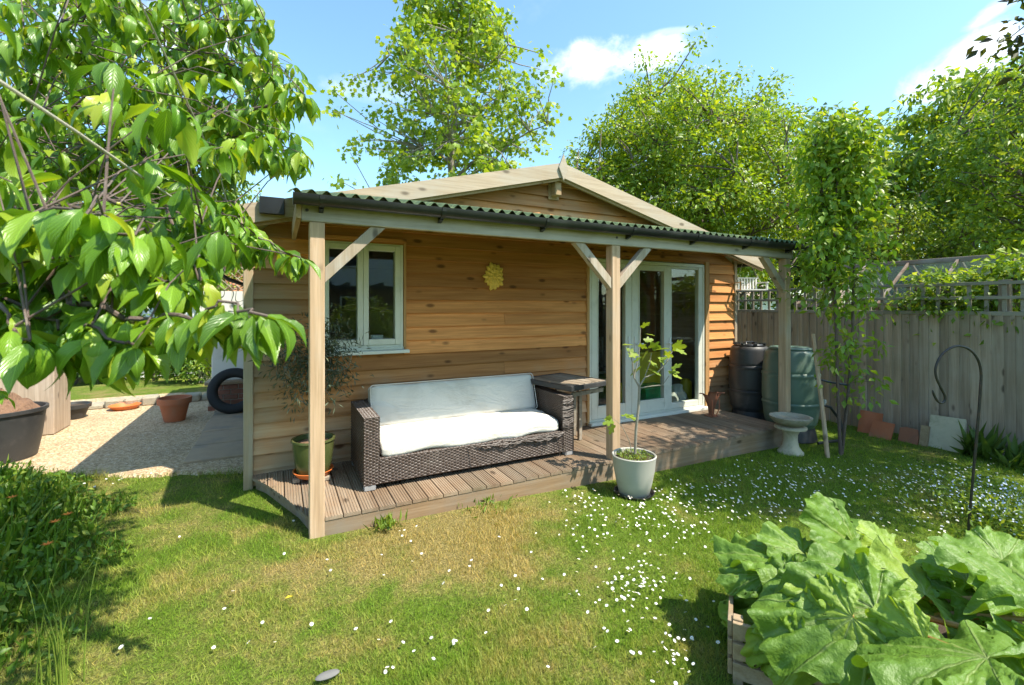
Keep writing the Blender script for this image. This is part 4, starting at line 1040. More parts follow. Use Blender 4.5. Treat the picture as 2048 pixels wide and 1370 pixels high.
# ------------------------------------------------------------------ crate of rhubarb
CR = np.array([1.78, 1.31, 0.0]); cu_ = np.array([0.58, -0.81, 0]); cu_ /= np.linalg.norm(cu_); cv_ = np.array([-cu_[1], cu_[0], 0]); cv_ = np.array([0.81, 0.58, 0]) / np.linalg.norm([0.81, 0.58])
LU, LV = 1.05, 0.62
crate = thing('slatted_crate', 'slatted pale wooden crate bed holding the rhubarb', 'crate', CR)
up = np.array([0, 0, 1.0])
for (a, b_) in ((0, 0), (LU, 0), (0, LV), (LU, LV)):
    q = CR + cu_ * a + cv_ * b_
    MB().obox(q + up * 0.10, cu_, cv_, up, 0.02, 0.02, 0.145).build('corner_post', M['crate'], crate, bevel=0.003)
for z in (0.03, 0.115, 0.2):
    for s_ in (0, 1):
        MB().obox(CR + cu_ * LU / 2 + cv_ * (s_ * LV + (-0.031 if s_ == 0 else 0.031)) + up * (z + random.uniform(-0.004, 0.004)), cu_, cv_, up, LU / 2 + 0.02, 0.0095, 0.034).build('slat', M['crate'], crate, bevel=0.002)
        MB().obox(CR + cv_ * LV / 2 + cu_ * (s_ * LU + (-0.031 if s_ == 0 else 0.031)) + up * (z + random.uniform(-0.004, 0.004)), cu_, cv_, up, 0.0095, LV / 2 + 0.02, 0.034).build('slat', M['crate'], crate, bevel=0.002)
mb = MB(); n = 22; V = []
for i in range(n + 1):
    for k in range(n + 1):
        q = CR + cu_ * LU * (0.03 + 0.94 * i / n) + cv_ * LV * (0.03 + 0.94 * k / n); V.append(q + up * (0.12 + 0.05 * random.random() * math.sin(math.pi * i / n)))
mb.add(V, [[i * (n + 1) + k, (i + 1) * (n + 1) + k, (i + 1) * (n + 1) + k + 1, i * (n + 1) + k + 1] for i in range(n) for k in range(n)], 0, True)
mb.build('soil', M['soil'], crate)

# ------------------------------------------------------------------ yard things on the far left
TP = (-2.62, 6.62, 0.017)
o = thing('plastic_tub', 'big black plastic tub heaped with dry brown compost', 'tub', TP)
MB().lathe([(0.001, 0), (0.31, 0), (0.345, 0.2), (0.375, 0.47), (0.395, 0.48), (0.395, 0.515), (0.37, 0.515), (0.36, 0.46), (0.001, 0.44)], TP, 40).build('body', M['black_dusty'], o)
mb = MB(); V = []; n1, n2 = 14, 34
for i in range(n1 + 1):
    for k in range(n2):
        f_ = i / n1; a = 2 * math.pi * k / n2; V.append((TP[0] + 0.36 * (1 - f_) * math.cos(a), TP[1] + 0.36 * (1 - f_) * math.sin(a), TP[2] + 0.44 + 0.30 * f_ ** 0.8 + random.uniform(-0.025, 0.025)))
mb.add(V, [[i * n2 + k, i * n2 + (k + 1) % n2, (i + 1) * n2 + (k + 1) % n2, (i + 1) * n2 + k] for i in range(n1) for k in range(n2)], 0, True); mb.build('compost', M['compost'], o)
o = thing('old_cupboard', 'old timber cupboard with dark panel behind the compost tub', 'cupboard', (-3.1, 7.6, 0.017))
MB().box(-3.75, -2.47, 7.55, 8.05, 0.02, 1.75).build('body', M['fence'], o, bevel=0.006)
MB().box(-3.5, -2.66, 7.53, 7.549, 0.88, 1.62).build('panel', M['black_dusty'], o)
for (a, b_, z0, z1) in ((-3.56, -2.58, 0.80, 0.88), (-2.66, -2.58, 0.8805, 1.62), (-3.56, -2.58, 1.6205, 1.69)): MB().box(a, b_, 7.515, 7.548, z0, z1).build('frame', M['crate'], o, bevel=0.003)
def flower_pot(label, c, r_, h, mat):
    o = thing('flower_pot', label, 'flower pot', c)
    MB().lathe([(0.001, 0), (r_ * 0.62, 0), (r_ * 0.88, h * 0.74), (r_ * 1.0, h * 0.745), (r_ * 1.02, h), (r_ * 0.92, h), (r_ * 0.85, h * 0.8), (0.001, h * 0.78)], c, 36).build('body', mat, o)
    MB().lathe([(0.001, h * 0.79), (r_ * 0.84, h * 0.79), (r_ * 0.84, h * 0.84), (0.001, h * 0.86)], c, 20, jit=0.05).build('soil', M['soil'], o)
flower_pot('terracotta flower pot standing on the gravel', (-1.29, 7.72, 0.017), 0.195, 0.32, M['terra'])
o = thing('plant_saucer', 'shallow orange clay saucer lying on the gravel', 'saucer', (-2.12, 8.95, 0.017)); MB().lathe([(0.001, 0), (0.15, 0), (0.2, 0.06), (0.19, 0.062), (0.14, 0.012), (0.001, 0.012)], (-2.12, 8.95, 0.018), 30).build('dish', M['orange'], o)
flower_pot('dark plastic flower pot beside the compost tub', tuple(pz(147, 836, 0.017)), 0.19, 0.2, M['black_dusty'])
# tyre leaning on a low brick plinth
ty = MB(); V = []; n1, n2 = 44, 14; tc_ = np.array([-0.60, 7.83, 0.017 + 0.335]); lean = 0.28
for i in range(n1):
    a = 2 * math.pi * i / n1
    for k in range(n2):
        b_ = 2 * math.pi * k / n2; sx_ = abs(math.cos(b_)) ** 0.7 * math.copysign(1, math.cos(b_)); sy_ = abs(math.sin(b_)) ** 0.7 * math.copysign(1, math.sin(b_))
        rr = 0.265 + 0.07 * sx_; yy_ = 0.075 * sy_
        q = np.array([rr * math.cos(a), yy_, rr * math.sin(a)]); q = np.array([q[0], q[1] * math.cos(lean) + q[2] * math.sin(lean), -q[1] * math.sin(lean) + q[2] * math.cos(lean)]); V.append(tc_ + q)
ty.add(V, [[i * n2 + k, ((i + 1) % n1) * n2 + k, ((i + 1) % n1) * n2 + (k + 1) % n2, i * n2 + (k + 1) % n2] for i in range(n1) for k in range(n2)], 0, True)
o = ty.build('tyre', M['tyre'], loc=(-0.60, 7.83, 0.017)); tag(o, 'old black car tyre leaning on the brick plinth', 'tyre')
M['brick'] = m_plain('red_brick', (0.30, 0.13, 0.085), 0.9, 0.35, 14, 0.5, 0.005, dirt=(0.24, 0.2, 0.17), dirt_amt=0.5)
M['mortar'] = m_plain('mortar', (0.36, 0.33, 0.28), 0.95, 0.2, 20, 0.4)
pw = thing('brick_plinth', 'low red brick plinth carrying a white cabinet behind the tyre', 'wall', (-0.35, 8.3, 0.0))
MB().box(-0.95, 0.2, 8.19, 8.55, 0.0, 0.40).build('core', M['mortar'], pw)
for r_i in range(5):
    for k in range(6):
        x = -0.96 + k * 0.2 + (0.1 if r_i % 2 else 0)
        if x + 0.188 > 0.22: continue
        MB().box(x, x + 0.188, 8.18, 8.28, 0.012 + r_i * 0.078, 0.012 + r_i * 0.078 + 0.068).build('brick', M['brick'], pw, bevel=0.004)
MB().box(-1.0, 0.2, 8.15, 8.58, 0.402, 0.45).build('coping', M['concrete'], pw, bevel=0.006)
o = MB().box(-0.92, 0.2, 8.24, 8.55, 0.452, 1.02).build('garden_cabinet', M['white'], loc=(-0.4, 8.4, 0.452), bevel=0.01); tag(o, 'plain white cabinet standing on the brick plinth', 'cabinet')
# low stone kerb at the back of the gravel
kb = thing('stone_edging', 'low row of rough stones edging the far side of the gravel', 'edging', (-2.6, 9.3, 0.0))
x = -4.6
while x < -1.0:
    L = random.uniform(0.18, 0.34)
    MB().box(x, x + L - 0.015, 9.12 + random.uniform(-0.03, 0.03), 9.36, 0.0, random.uniform(0.08, 0.15)).build('stone', M['stone'], kb, bevel=0.025); x += L

# far garage with tiled roof, pale painted fence, diagonal lattice
M['rooftile'] = m_plain('orange_roof_tile', (0.50, 0.22, 0.11), 0.85, 0.25, 20, 0.3)
gar = thing('red_roof_garage', 'pale garage with orange tiled roof beyond the side yard', 'garage', (-1.4, 15.5, 0))
MB().box(-3.6, 2.4, 15.2, 18.2, -0.3, 2.0).build('wall', M['render'], gar)
for k in range(12):
    y0 = 14.95 + k * 0.16; z0 = 1.98 + k * 0.105
    mb = MB(); n = 60; V = []
    for i in range(n + 1):
        x = -3.8 + 6.4 * i / n; w_ = 0.018 * math.cos(2 * math.pi * i / 4)
        V += [(x, y0, z0 + w_), (x, y0 + 0.175, z0 + 0.118 + w_), (x, y0, z0 - 0.02 + w_)]
    F = []
    for i in range(n): a = i * 3; F += [[a, a + 3, a + 4, a + 1], [a + 2, a + 5, a + 3, a]]
    mb.add(V, F, 0, True); mb.build('tile_course', M['rooftile'], gar)
M['panel'] = None
m, t, out = new_mat('painted_panel')
g = t.node('ShaderNodeNewGeometry'); p = g.outputs['Position']
n = t.noise(t.vmath('MULTIPLY', p, (1.0, 1.0, 0.8)), 3.2, 1, 0.4, 1.6)
c = t.mix(t.math('MULTIPLY', t.smooth(n, 0.52, 0.56), t.math('SUBTRACT', 1.0, t.smooth(n, 0.6, 0.64))), (0.62, 0.58, 0.48, 1), (0.05, 0.06, 0.05, 1))
principled(t, out, c, 0.8); M['panel'] = m
pf = thing('painted_fence', 'pale panel fence painted with dark swirls at the end of the side yard', 'fence', (-1.2, 11.4, 0))
for k in range(9):
    MB().box(-1.5 + k * 0.2, -1.5 + k * 0.2 + 0.192, 11.4, 11.42, 0.0, 1.92).build('board', M['panel'], pf)
lt = thing('diagonal_lattice', 'dark diagonal lattice panel above the painted fence', 'lattice', (-1.2, 11.45, 1.95))
for k in range(17):
    x = -2.0 + k * 0.16
    for s_ in (-1, 1):
        x1_ = x + s_ * 0.5
        MB().bar((x, 11.43 + 0.012 * s_, 1.95), (x1_, 11.43 + 0.012 * s_, 2.45), 0.012, 0.022, up=(0, 1, 0)).build('lath', M['fence'], lt)

# ------------------------------------------------------------------ greenhouse and buildings beyond the fence
gh = thing('greenhouse', 'old glass greenhouse with weathered timber frame behind the trellis', 'greenhouse', (9.0, 2.0, -0.2))
M['ghframe'] = m_wood('greenhouse_wood', (0.28, 0.20, 0.15), (0.17, 0.11, 0.08), 'y', knot=0.1, weather=(0.34, 0.31, 0.28), wmask=some_weather(0.4, 0.7))
M['ghglass'] = m_glass('greenhouse_glass', 1.3, (0.82, 0.88, 0.82))
_t = NT(M['ghglass'].node_tree); _o = [n for n in _t.n if n.type == 'OUTPUT_MATERIAL'][0]; _src = _o.inputs[0].links[0].from_socket
_df = _t.node('ShaderNodeBsdfDiffuse'); _df.inputs[0].default_value = (0.16, 0.20, 0.11, 1); _mx = _t.node('ShaderNodeMixShader')
_t.l.new(_t.ramp(_t.noise(_t.node('ShaderNodeNewGeometry').outputs['Position'], 2.2, 5, 0.6), [(0.35, 0.03), (0.7, 0.35)]), _mx.inputs[0]); _t.l.new(_src, _mx.inputs[1]); _t.l.new(_df.outputs[0], _mx.inputs[2]); _t.l.new(_mx.outputs[0], _o.inputs[0])
GX, GR, GE, Y0g, Y1g = 9.0, 2.30, 1.62, -1.2, 4.75
MB().box(GX - 0.045, GX + 0.045, Y0g, Y1g, GR - 0.05, GR + 0.03).build('ridge', M['ghframe'], gh, bevel=0.004)
for s_ in (-1, 1):
    xe_ = GX + s_ * 1.0
    MB().box(xe_ - 0.03, xe_ + 0.03, Y0g, Y1g, GE - 0.04, GE + 0.02).build('eaves', M['ghframe'], gh)
    MB().box(xe_ - 0.03, xe_ + 0.03, Y0g, Y1g, 0.55, 0.62).build('sill_rail', M['ghframe'], gh)
    MB().box(xe_ - 0.05, xe_ + 0.05, Y0g, Y1g, -0.3, 0.5495).build('plinth', M['brick'], gh)
    y = Y0g
    while y < Y1g + 0.01:
        MB().bar((xe_, y, GE), (GX + s_ * 0.03, y, GR - 0.01), 0.03, 0.035).build('glazing_bar', M['ghframe'], gh)
        MB().box(xe_ - 0.018, xe_ + 0.018, y - 0.016, y + 0.016, 0.621, GE - 0.041).build('mullion', M['ghframe'], gh)
        if y < Y1g - 0.2:
            a = (xe_, y + 0.018, GE + 0.012); dz = (GR - GE - 0.03)
            mb = MB(); mb.add([a, (xe_, y + 0.58, GE + 0.012), (GX + s_ * 0.05, y + 0.58, GE + dz), (GX + s_ * 0.05, y + 0.018, GE + dz)], [[0, 1, 2, 3]]); mb.build('pane', M['ghglass'], gh)
            mb = MB(); mb.add([(xe_, y + 0.018, 0.622), (xe_, y + 0.58, 0.622), (xe_, y + 0.58, GE - 0.042), (xe_, y + 0.018, GE - 0.042)], [[0, 1, 2, 3]]); mb.build('pane', M['ghglass'], gh)
        y += 0.595
M['brownroof'] = m_plain('brown_roof', (0.30, 0.22, 0.16), 0.85, 0.2, 12, 0.3)
M['greenpaint'] = m_plain('green_paint', (0.12, 0.22, 0.17), 0.5, 0.15, 6, 0.1)
bg_ = thing('neighbour_bungalow', 'brown roofed bungalow with green windows seen behind the trellis', 'bungalow', (17, 13, 0))
MB().box(13.0, 21.0, 13.0, 18.0, -0.4, 2.1).build('wall', M['render'], bg_)
for k in range(13):
    y0 = 12.7 + k * 0.215; z0 = 2.05 + k * 0.075
    MB().add([(12.7, y0, z0), (21.3, y0, z0), (21.3, y0 + 0.24, z0 + 0.085), (12.7, y0 + 0.24, z0 + 0.085), (12.7, y0, z0 - 0.03), (21.3, y0, z0 - 0.03)], [[0, 1, 2, 3], [4, 5, 1, 0]]).build('tile_course', M['brownroof'], bg_)
for k in range(5):
    w_ = frame_mb(13.3 + k * 1.0, 14.25 + k * 1.0, 0.9, 1.95, 12.96, 13.0, 0.06, 0.06, 0.07, 0.06).build('window', M['greenpaint'], bg_)
    MB().box(13.35 + k, 14.2 + k, 12.98, 12.99, 0.96, 1.9).build('pane', M['black'], w_)

# ------------------------------------------------------------------ foliage machinery
def unit(a): return a / (np.linalg.norm(a, axis=-1, keepdims=True) + 1e-9)
OVAL_V = np.array([(0, 0, 0), (0.25, 0.42, 0.09), (0, 1, -0.10), (-0.25, 0.42, 0.09)], float); OVAL_F = np.array([(0, 1, 2), (0, 2, 3)])
LANCE_V = OVAL_V * np.array([0.42, 1, 0.6])
def fan(outline, c=(0, 0.4, 0.03)):
    V = [c] + [(x, y, 0.10 * abs(x) - 0.10 * y * y) for x, y in outline]; n = len(outline)
    return np.array(V, float), np.array([(0, i + 1, (i + 1) % n + 1) for i in range(n)])
MAPLE_V, MAPLE_F = fan([(0, 0), (0.30, 0.02), (0.52, 0.12), (0.36, 0.30), (0.60, 0.58), (0.30, 0.60), (0.0, 1.0), (-0.30, 0.60), (-0.60, 0.58), (-0.36, 0.30), (-0.52, 0.12), (-0.30, 0.02)])
def instances(TV, TF, pos, d, n, s):
    """leaf copies: tip direction d, face normal n, size s"""
    pos = np.asarray(pos, float); d = unit(np.asarray(d, float)); sd_ = unit(np.cross(d, n)); n = np.cross(sd_, d)
    s = np.asarray(s, float)[:, None, None]
    V = pos[:, None, :] + s * (TV[None, :, 0:1] * sd_[:, None, :] + TV[None, :, 1:2] * d[:, None, :] + TV[None, :, 2:3] * n[:, None, :])
    k = len(TV); F = (TF[None] + (np.arange(len(pos)) * k)[:, None, None]).reshape(-1, TF.shape[1])
    return V.reshape(-1, 3), F
def leaf_cloud(clumps, per, spread, size, outward=None, flat=0.6, droop=0.15, tmpl=(OVAL_V, OVAL_F), var=0.35, updir=0.7):
    """clumps (K,3) -> leaves gathered round each clump centre"""
    K = len(clumps); sp = np.asarray(spread if np.ndim(spread) else np.full(K, spread), float)
    c = np.repeat(clumps, per, 0); s = np.repeat(sp, per)[:, None]
    off = rng.normal(size=(K * per, 3)) * np.array([1, 1, flat]) * 0.55
    pos = c + off * s
    d = unit(off + rng.normal(size=off.shape) * 0.7 + np.array([0, 0, -droop * 2]))
    n = unit(rng.normal(size=off.shape) * 0.75 + np.array([0, 0, updir]) + off * 0.5)
    return instances(tmpl[0], tmpl[1], pos, d, n, size * (1 + var * rng.uniform(-1, 1, K * per)))
def woody(mb, trunk, r0, clumps, limbs=14, twig=0.012, lim_r=0.45, start=0.25):
    """trunk polyline, limbs to far clumps, twigs to every clump"""
    trunk = [np.array(p, float) for p in trunk]; n = len(trunk)
    mb.tube(trunk, [r0 * (1 - 0.85 * i / (n - 1)) for i in range(n)], 10)
    dense = [trunk[0] + (trunk[-1] - trunk[0]) * 0]
    dense = []
    for a, b_ in zip(trunk[:-1], trunk[1:]): dense += [a + (b_ - a) * q for q in np.linspace(0, 1, 6)[:-1]]
    dense.append(trunk[-1]); dense = np.array(dense); k0 = int(len(dense) * start)
    nodes = [p for p in dense[k0:]]
    ids = rng.permutation(len(clumps))[:limbs]
    for i in ids:
        q = clumps[i]; cand = dense[k0:]; dz = q[2] - cand[:, 2]; hd = np.linalg.norm(cand[:, :2] - q[:2], axis=1)
        j = int(np.argmin(np.abs(dz - 0.75 * hd))); p = cand[j]
        f_ = (j + k0) / len(dense); rr = r0 * (1 - 0.85 * f_) * lim_r
        path = [p + (q - p) * s + np.array([0, 0, 0.10 * np.linalg.norm(q - p) * math.sin(math.pi * s)]) + rng.normal(size=3) * 0.03 * np.linalg.norm(q - p) * (0 < s < 1) for s in np.linspace(0, 1, 6)]
        mb.tube(path, [max(twig, rr * (1 - 0.8 * s)) for s in np.linspace(0, 1, 6)], 7, cap=False); nodes += path[2:]
    nd = np.array(nodes)
    for q in clumps:
        dd = np.linalg.norm(nd - q, axis=1) + 0.6 * np.maximum(0, nd[:, 2] - q[2]); p = nd[int(np.argmin(dd))]
        if np.linalg.norm(p - q) < 0.05: continue
        mid = (p + q) / 2 + rng.normal(size=3) * 0.05 * np.linalg.norm(p - q)
        mb.tube([p, mid, q], [twig * 1.3, twig, twig * 0.6], 5, cap=False)
def dome(center, rx, ry, rz, K, shell=0.7, lumps=9, bottom=-0.8, taper=0.0):
    """clump centres in a lumpy ellipsoid, gathered towards its outside"""
    lc = unit(rng.normal(size=(lumps, 3))); out_ = []
    while len(out_) < K:
        u = unit(rng.normal(size=(1, 3)))[0]
        if u[2] < bottom: continue
        r_ = (shell + (1 - shell) * rng.random()) if rng.random() < 0.8 else rng.random() * shell
        bump_ = 1 + 0.16 * np.max(lc @ u) - 0.12 + 0.10 * math.sin(5 * u[0] + 3 * u[2]) * math.sin(4 * u[1])
        k = 1 - taper * (u[2] + 1) / 2
        out_.append(np.array(center) + u * r_ * bump_ * np.array([rx * k, ry * k, rz]))
    return np.array(out_)
def plant(name, label, cat, base, trunk, r0, clumps, leafV, leafF, leafmat, bark, limbs=14, twig=0.012, group=None, start=0.25):
    o = thing(name, label, cat, base, group)
    mb = MB(); woody(mb, trunk, r0, clumps, limbs, twig, start=start); mb.build('trunk', bark, o)
    lo = np.array([base[0], base[1], base[2]], float)
    link('crown', np_mesh('crown', leafV - lo, leafF), leafmat, o)
    return o

# leaf materials
ML = {
 'syc': m_leaf('sycamore_leaf', (0.17, 0.28, 0.025), (0.29, 0.41, 0.05), (0.40, 0.46, 0.08), 0.45, 0.5),
 'elder': m_leaf('elder_leaf', (0.14, 0.25, 0.015), (0.27, 0.39, 0.03), (0.43, 0.49, 0.06), 0.42, 0.5),
 'dark': m_leaf('deep_green_leaf', (0.06, 0.115, 0.02), (0.115, 0.19, 0.03), (0.19, 0.26, 0.05), 0.35, 0.42),
 'chest': m_leaf('chestnut_leaf', (0.13, 0.23, 0.02), (0.25, 0.37, 0.04), (0.40, 0.46, 0.07), 0.42, 0.48),
 'bright': m_leaf('fresh_leaf', (0.13, 0.22, 0.025), (0.23, 0.33, 0.045), (0.33, 0.38, 0.07), 0.4, 0.45),
 'young': m_leaf('young_tree_leaf', (0.16, 0.29, 0.025), (0.27, 0.41, 0.05), (0.40, 0.44, 0.08), 0.45, 0.4),
 'olive': m_leaf('olive_leaf', (0.045, 0.06, 0.032), (0.085, 0.105, 0.06), (0.16, 0.18, 0.11), 0.15, 0.5),
 'purple': m_leaf('plum_leaf', (0.06, 0.05, 0.03), (0.09, 0.12, 0.03), (0.14, 0.20, 0.04), 0.35, 0.45),
 'cherry': m_leaf('cherry_leaf', (0.07, 0.17, 0.012), (0.19, 0.34, 0.024), (0.40, 0.46, 0.045), 0.38, 0.30, obj_random=True, spec=0.5, vein=True),
 'fig': m_leaf('fig_leaf', (0.17, 0.26, 0.03), (0.27, 0.36, 0.05), (0.33, 0.40, 0.07), 0.4, 0.45, obj_random=True),
 'weed': m_leaf('weed_leaf', (0.08, 0.17, 0.016), (0.17, 0.30, 0.028), (0.36, 0.42, 0.06), 0.42, 0.5),
}
M['flower_cream'] = m_plain('cream_flower', (0.78, 0.76, 0.60), 0.8, 0.1)
M['flower_pink'] = m_plain('pale_pink_flower', (0.66, 0.45, 0.38), 0.8, 0.15)

# maple-like tree behind the ridge
b0 = pt(905, 612, 13.0); b0[2] = -0.3
cl = []
cr_, sn_ = math.cos(YAW), math.sin(YAW)
RT = np.array([cr_, -sn_, 0]); FW = np.array([sn_, cr_, 0])
while len(cl) < 640:
    h = rng.random() ** 0.9; z = 4.2 + 6.3 * h
    rad = 4.3 * (1 - 0.50 * h) * (0.92 + 0.18 * math.sin(11 * h + 1.3))
    a = rng.random() * 6.283; r_ = rad * math.sqrt(0.12 + 0.88 * rng.random()) * (0.8 + 0.25 * math.sin(5 * a + 7 * h))
    p = b0 + RT * r_ * math.cos(a) + FW * r_ * math.sin(a) * 0.85
    cl.append((p[0], p[1], z - 0.10 * r_))
cl = np.array(cl)
V, F = leaf_cloud(cl, 19, 0.28, 0.12, flat=0.55, droop=0.3, tmpl=(MAPLE_V, MAPLE_F))
plant('maple_tree', 'tall airy light green maple rising behind the garden room roof', 'tree', b0, [b0, b0 + [0.05, 0, 3.0], b0 + [0.0, 0.1, 6.0], b0 + [0.15, 0, 8.4], b0 + [0.1, 0, 10.4]], 0.17, cl, V, F, ML['syc'], M['bark_pale'], 34, 0.014)

# elder, dense and domed
ec = pt(1365, 330, 11.2); b1 = np.array([ec[0], ec[1], -0.3])
cl = dome((ec[0], ec[1], 4.2), 2.95, 2.7, 2.9, 1080, 0.58, 14, -0.75)
tops = np.array([ec + RT * (rng.uniform(-1.9, 1.9)) + FW * rng.uniform(-1, 1) + np.array([0, 0, 2.35 + rng.uniform(-0.2, 0.55)]) for _ in range(16)])
tops[:, 2] -= 0.35 + np.abs((tops - ec) @ RT) * 0.4
cl = np.vstack([cl, tops])
V, F = leaf_cloud(cl, 72, 0.29, 0.10, flat=0.75, droop=0.25)
el_ = plant('elder_tree', 'dense yellow green elder in flower behind the garden room', 'tree', b1, [b1, b1 + [-0.1, 0, 1.5], b1 + [0.1, 0.1, 3.0], b1 + [0.0, 0, 4.2]], 0.15, cl, V, F, ML['elder'], M['bark'], 40, 0.016, start=0.1)
sel = cl[rng.permutation(len(cl))]; sel = sel[((sel - ec) @ FW) < -0.9][:95]
fp = np.repeat(sel, 26, 0) + rng.normal(size=(len(sel) * 26, 3)) * np.array([0.06, 0.06, 0.015]) + np.array([0, 0, 0.16]) - FW * 0.18
V, F = instances(OVAL_V, OVAL_F, fp, rng.normal(size=fp.shape), np.tile([0, 0, 1.0], (len(fp), 1)) - FW * 0.6, np.full(len(fp), 0.04))
o = link('blossom', np_mesh('blossom', V - b1, F), M['flower_cream'], el_); o['kind'] = 'stuff'

# trees beyond the fence on the right
def big_tree(name, label, px, py, depth, rx, rz, zc, K, per, spread, size, mat, bark, taper=0.2, tmpl=(OVAL_V, OVAL_F), droop=0.3, r0=0.16, bottom=-0.85, shell=0.7, cat='tree', limbs=22):
    c = pt(px, py, depth); b_ = np.array([c[0], c[1], -0.35])
    cl = dome((c[0], c[1], zc), rx, rx, rz, K, shell, 12, bottom, taper)
    V, F = leaf_cloud(cl, per, spread, size, flat=0.65, droop=droop, tmpl=tmpl)
    return plant(name, label, cat, b_, [b_, b_ + [0.1, 0, zc * 0.4], b_ + [0, 0.1, zc * 0.8], b_ + [0.05, 0, zc + rz * 0.6]], r0, cl, V, F, mat, bark, limbs, 0.013), c, cl
big_tree('dark_broadleaf_tree', 'dark green broadleaf tree standing behind the slender young tree', 1672, 330, 12.5, 1.25, 2.7, 4.3, 200, 46, 0.28, 0.16, ML['dark'], M['bark'], 0.1, droop=0.5)
ch, cc_, clc = big_tree('chestnut_tree', 'large spreading chestnut with pale blossom spikes beyond the greenhouse', 1945, 300, 13.5, 3.3, 3.9, 4.6, 560, 48, 0.36, 0.21, ML['chest'], M['bark'], 0.15, droop=0.55, r0=0.25)
sp = clc[((clc - cc_) @ FW) < -0.8]; sp = sp[rng.permutation(len(sp))[:60]]
fp = np.repeat(sp, 16, 0) + np.array([0, 0, 0.15]) + np.tile(np.stack([np.zeros(16), np.zeros(16), np.linspace(0, 0.32, 16)], 1), (len(sp), 1)) + rng.normal(size=(len(sp) * 16, 3)) * 0.025 - FW * 0.2
V, F = instances(OVAL_V, OVAL_F, fp, rng.normal(size=fp.shape), rng.normal(size=fp.shape), np.full(len(fp), 0.05))
o = link('blossom', np_mesh('blossom', V - np.array(ch.location), F), M['flower_pink'], ch); o['kind'] = 'stuff'
big_tree('overhanging_tree', 'shady green tree overhanging the fence at the edge of the view', 2120, 330, 8.6, 1.75, 2.2, 4.4, 330, 46, 0.26, 0.11, ML['chest'], M['bark'], 0.1, droop=0.3, bottom=-0.95)
big_tree('sunny_shrub', 'bright yellow green shrub above the greenhouse roof', 1800, 480, 11.0, 1.25, 1.5, 2.6, 150, 50, 0.24, 0.10, ML['bright'], M['bark'], 0.1, cat='shrub')
big_tree('greenhouse_shrub', 'dense leafy shrub seen through the greenhouse glass', 1915, 560, 10.2, 1.5, 1.3, 1.35, 170, 50, 0.26, 0.11, ML['bright'], M['bark'], 0.0, cat='shrub', r0=0.04, limbs=10)
big_tree('low_shrub', 'leafy climber pushing through the trellis near the greenhouse ridge end', 1865, 590, 6.15, 0.36, 0.55, 1.55, 46, 40, 0.15, 0.08, ML['chest'], M['bark'], 0.0, cat='shrub', r0=0.02, limbs=8)
big_tree('low_shrub', 'leafy shrub pressed against the trellis behind the hook', 1995, 580, 5.68, 0.40, 0.75, 1.55, 60, 44, 0.16, 0.085, ML['chest'], M['bark'], 0.0, cat='shrub', r0=0.03, limbs=8)
big_tree('back_tree', 'mid green tree filling the gap beside the veranda downpipe', 1560, 470, 15.5, 1.7, 2.4, 3.0, 150, 44, 0.34, 0.17, ML['dark'], M['bark'], 0.2)
# trees and shrubs on the left, beyond the yard
big_tree('yard_tree', 'small leafy tree behind the lattice at the end of the yard', 400, 500, 13.0, 1.9, 1.9, 3.4, 190, 46, 0.32, 0.13, ML['bright'], M['bark'], 0.1)
big_tree('hedge_tree', 'tall leafy tree behind the old cupboard', 60, 420, 14.0, 3.2, 3.4, 4.2, 300, 46, 0.42, 0.18, ML['chest'], M['bark'], 0.1)
big_tree('laurel_hedge', 'dark laurel hedge closing the far side of the gravel yard', 150, 640, 12.2, 2.3, 1.3, 0.9, 220, 50, 0.28, 0.11, ML['dark'], M['bark'], 0.0, cat='hedge', r0=0.04, limbs=14)
big_tree('yard_shrub', 'rounded green shrub behind the terracotta flower pot', 395, 730, 9.6, 0.62, 0.62, 0.62, 90, 60, 0.17, 0.075, ML['weed'], M['bark'], 0.0, cat='shrub', r0=0.03, limbs=10)
big_tree('yard_shrub', 'leafy bush between cupboard and orange saucer', 150, 720, 11.2, 1.1, 0.8, 0.6, 120, 60, 0.22, 0.09, ML['chest'], M['bark'], 0.0, cat='shrub', r0=0.03, limbs=10)
big_tree('yard_shrub', 'broad bush closing the gap behind the edging stones', 300, 735, 10.2, 0.9, 0.75, 0.55, 110, 60, 0.2, 0.08, ML['chest'], M['bark'], 0.0, cat='shrub', r0=0.03, limbs=10)
big_tree('yard_shrub', 'low spreading shrub beyond the orange saucer', 220, 745, 10.6, 0.8, 0.55, 0.45, 90, 60, 0.2, 0.08, ML['dark'], M['bark'], 0.0, cat='shrub', r0=0.03, limbs=10)
# tree outside the view that shades the far corner of the lawn; a few of its shoots reach in at the top
b_ = np.array([7.45, -0.3, -0.2]); cc = np.array([7.35, 0.4, 4.6])
cl = dome(cc, 1.55, 1.55, 1.1, 290, 0.45, 9, -0.9)
cl = np.vstack([cl, dome((6.0, 0.30, 4.85), 1.05, 1.0, 0.75, 130, 0.4, 7, -0.9)])
tips = np.array([pt(2046, 40, 4.3), pt(2042, 90, 4.3), pt(2038, 205, 4.4), pt(2055, 240, 4.4), pt(2060, 150, 4.3), pt(2100, 110, 4.4), pt(2110, 210, 4.5)])
V, F = leaf_cloud(cl, 36, 0.24, 0.105, flat=0.65, droop=0.3); V2, F2 = leaf_cloud(tips, 9, 0.10, 0.07)
plant('plum_tree', 'plum tree whose leaf tips hang into the upper corner of the view', 'tree', b_, [b_, b_ + [0, 0.1, 1.4], b_ + [-0.15, 0.3, 2.6], cc + [0, 0, 0.6]], 0.09, np.vstack([cl, tips]), np.vstack([V, V2]), np.vstack([F, F2 + len(V)]), ML['purple'], M['bark'], 16, 0.008)

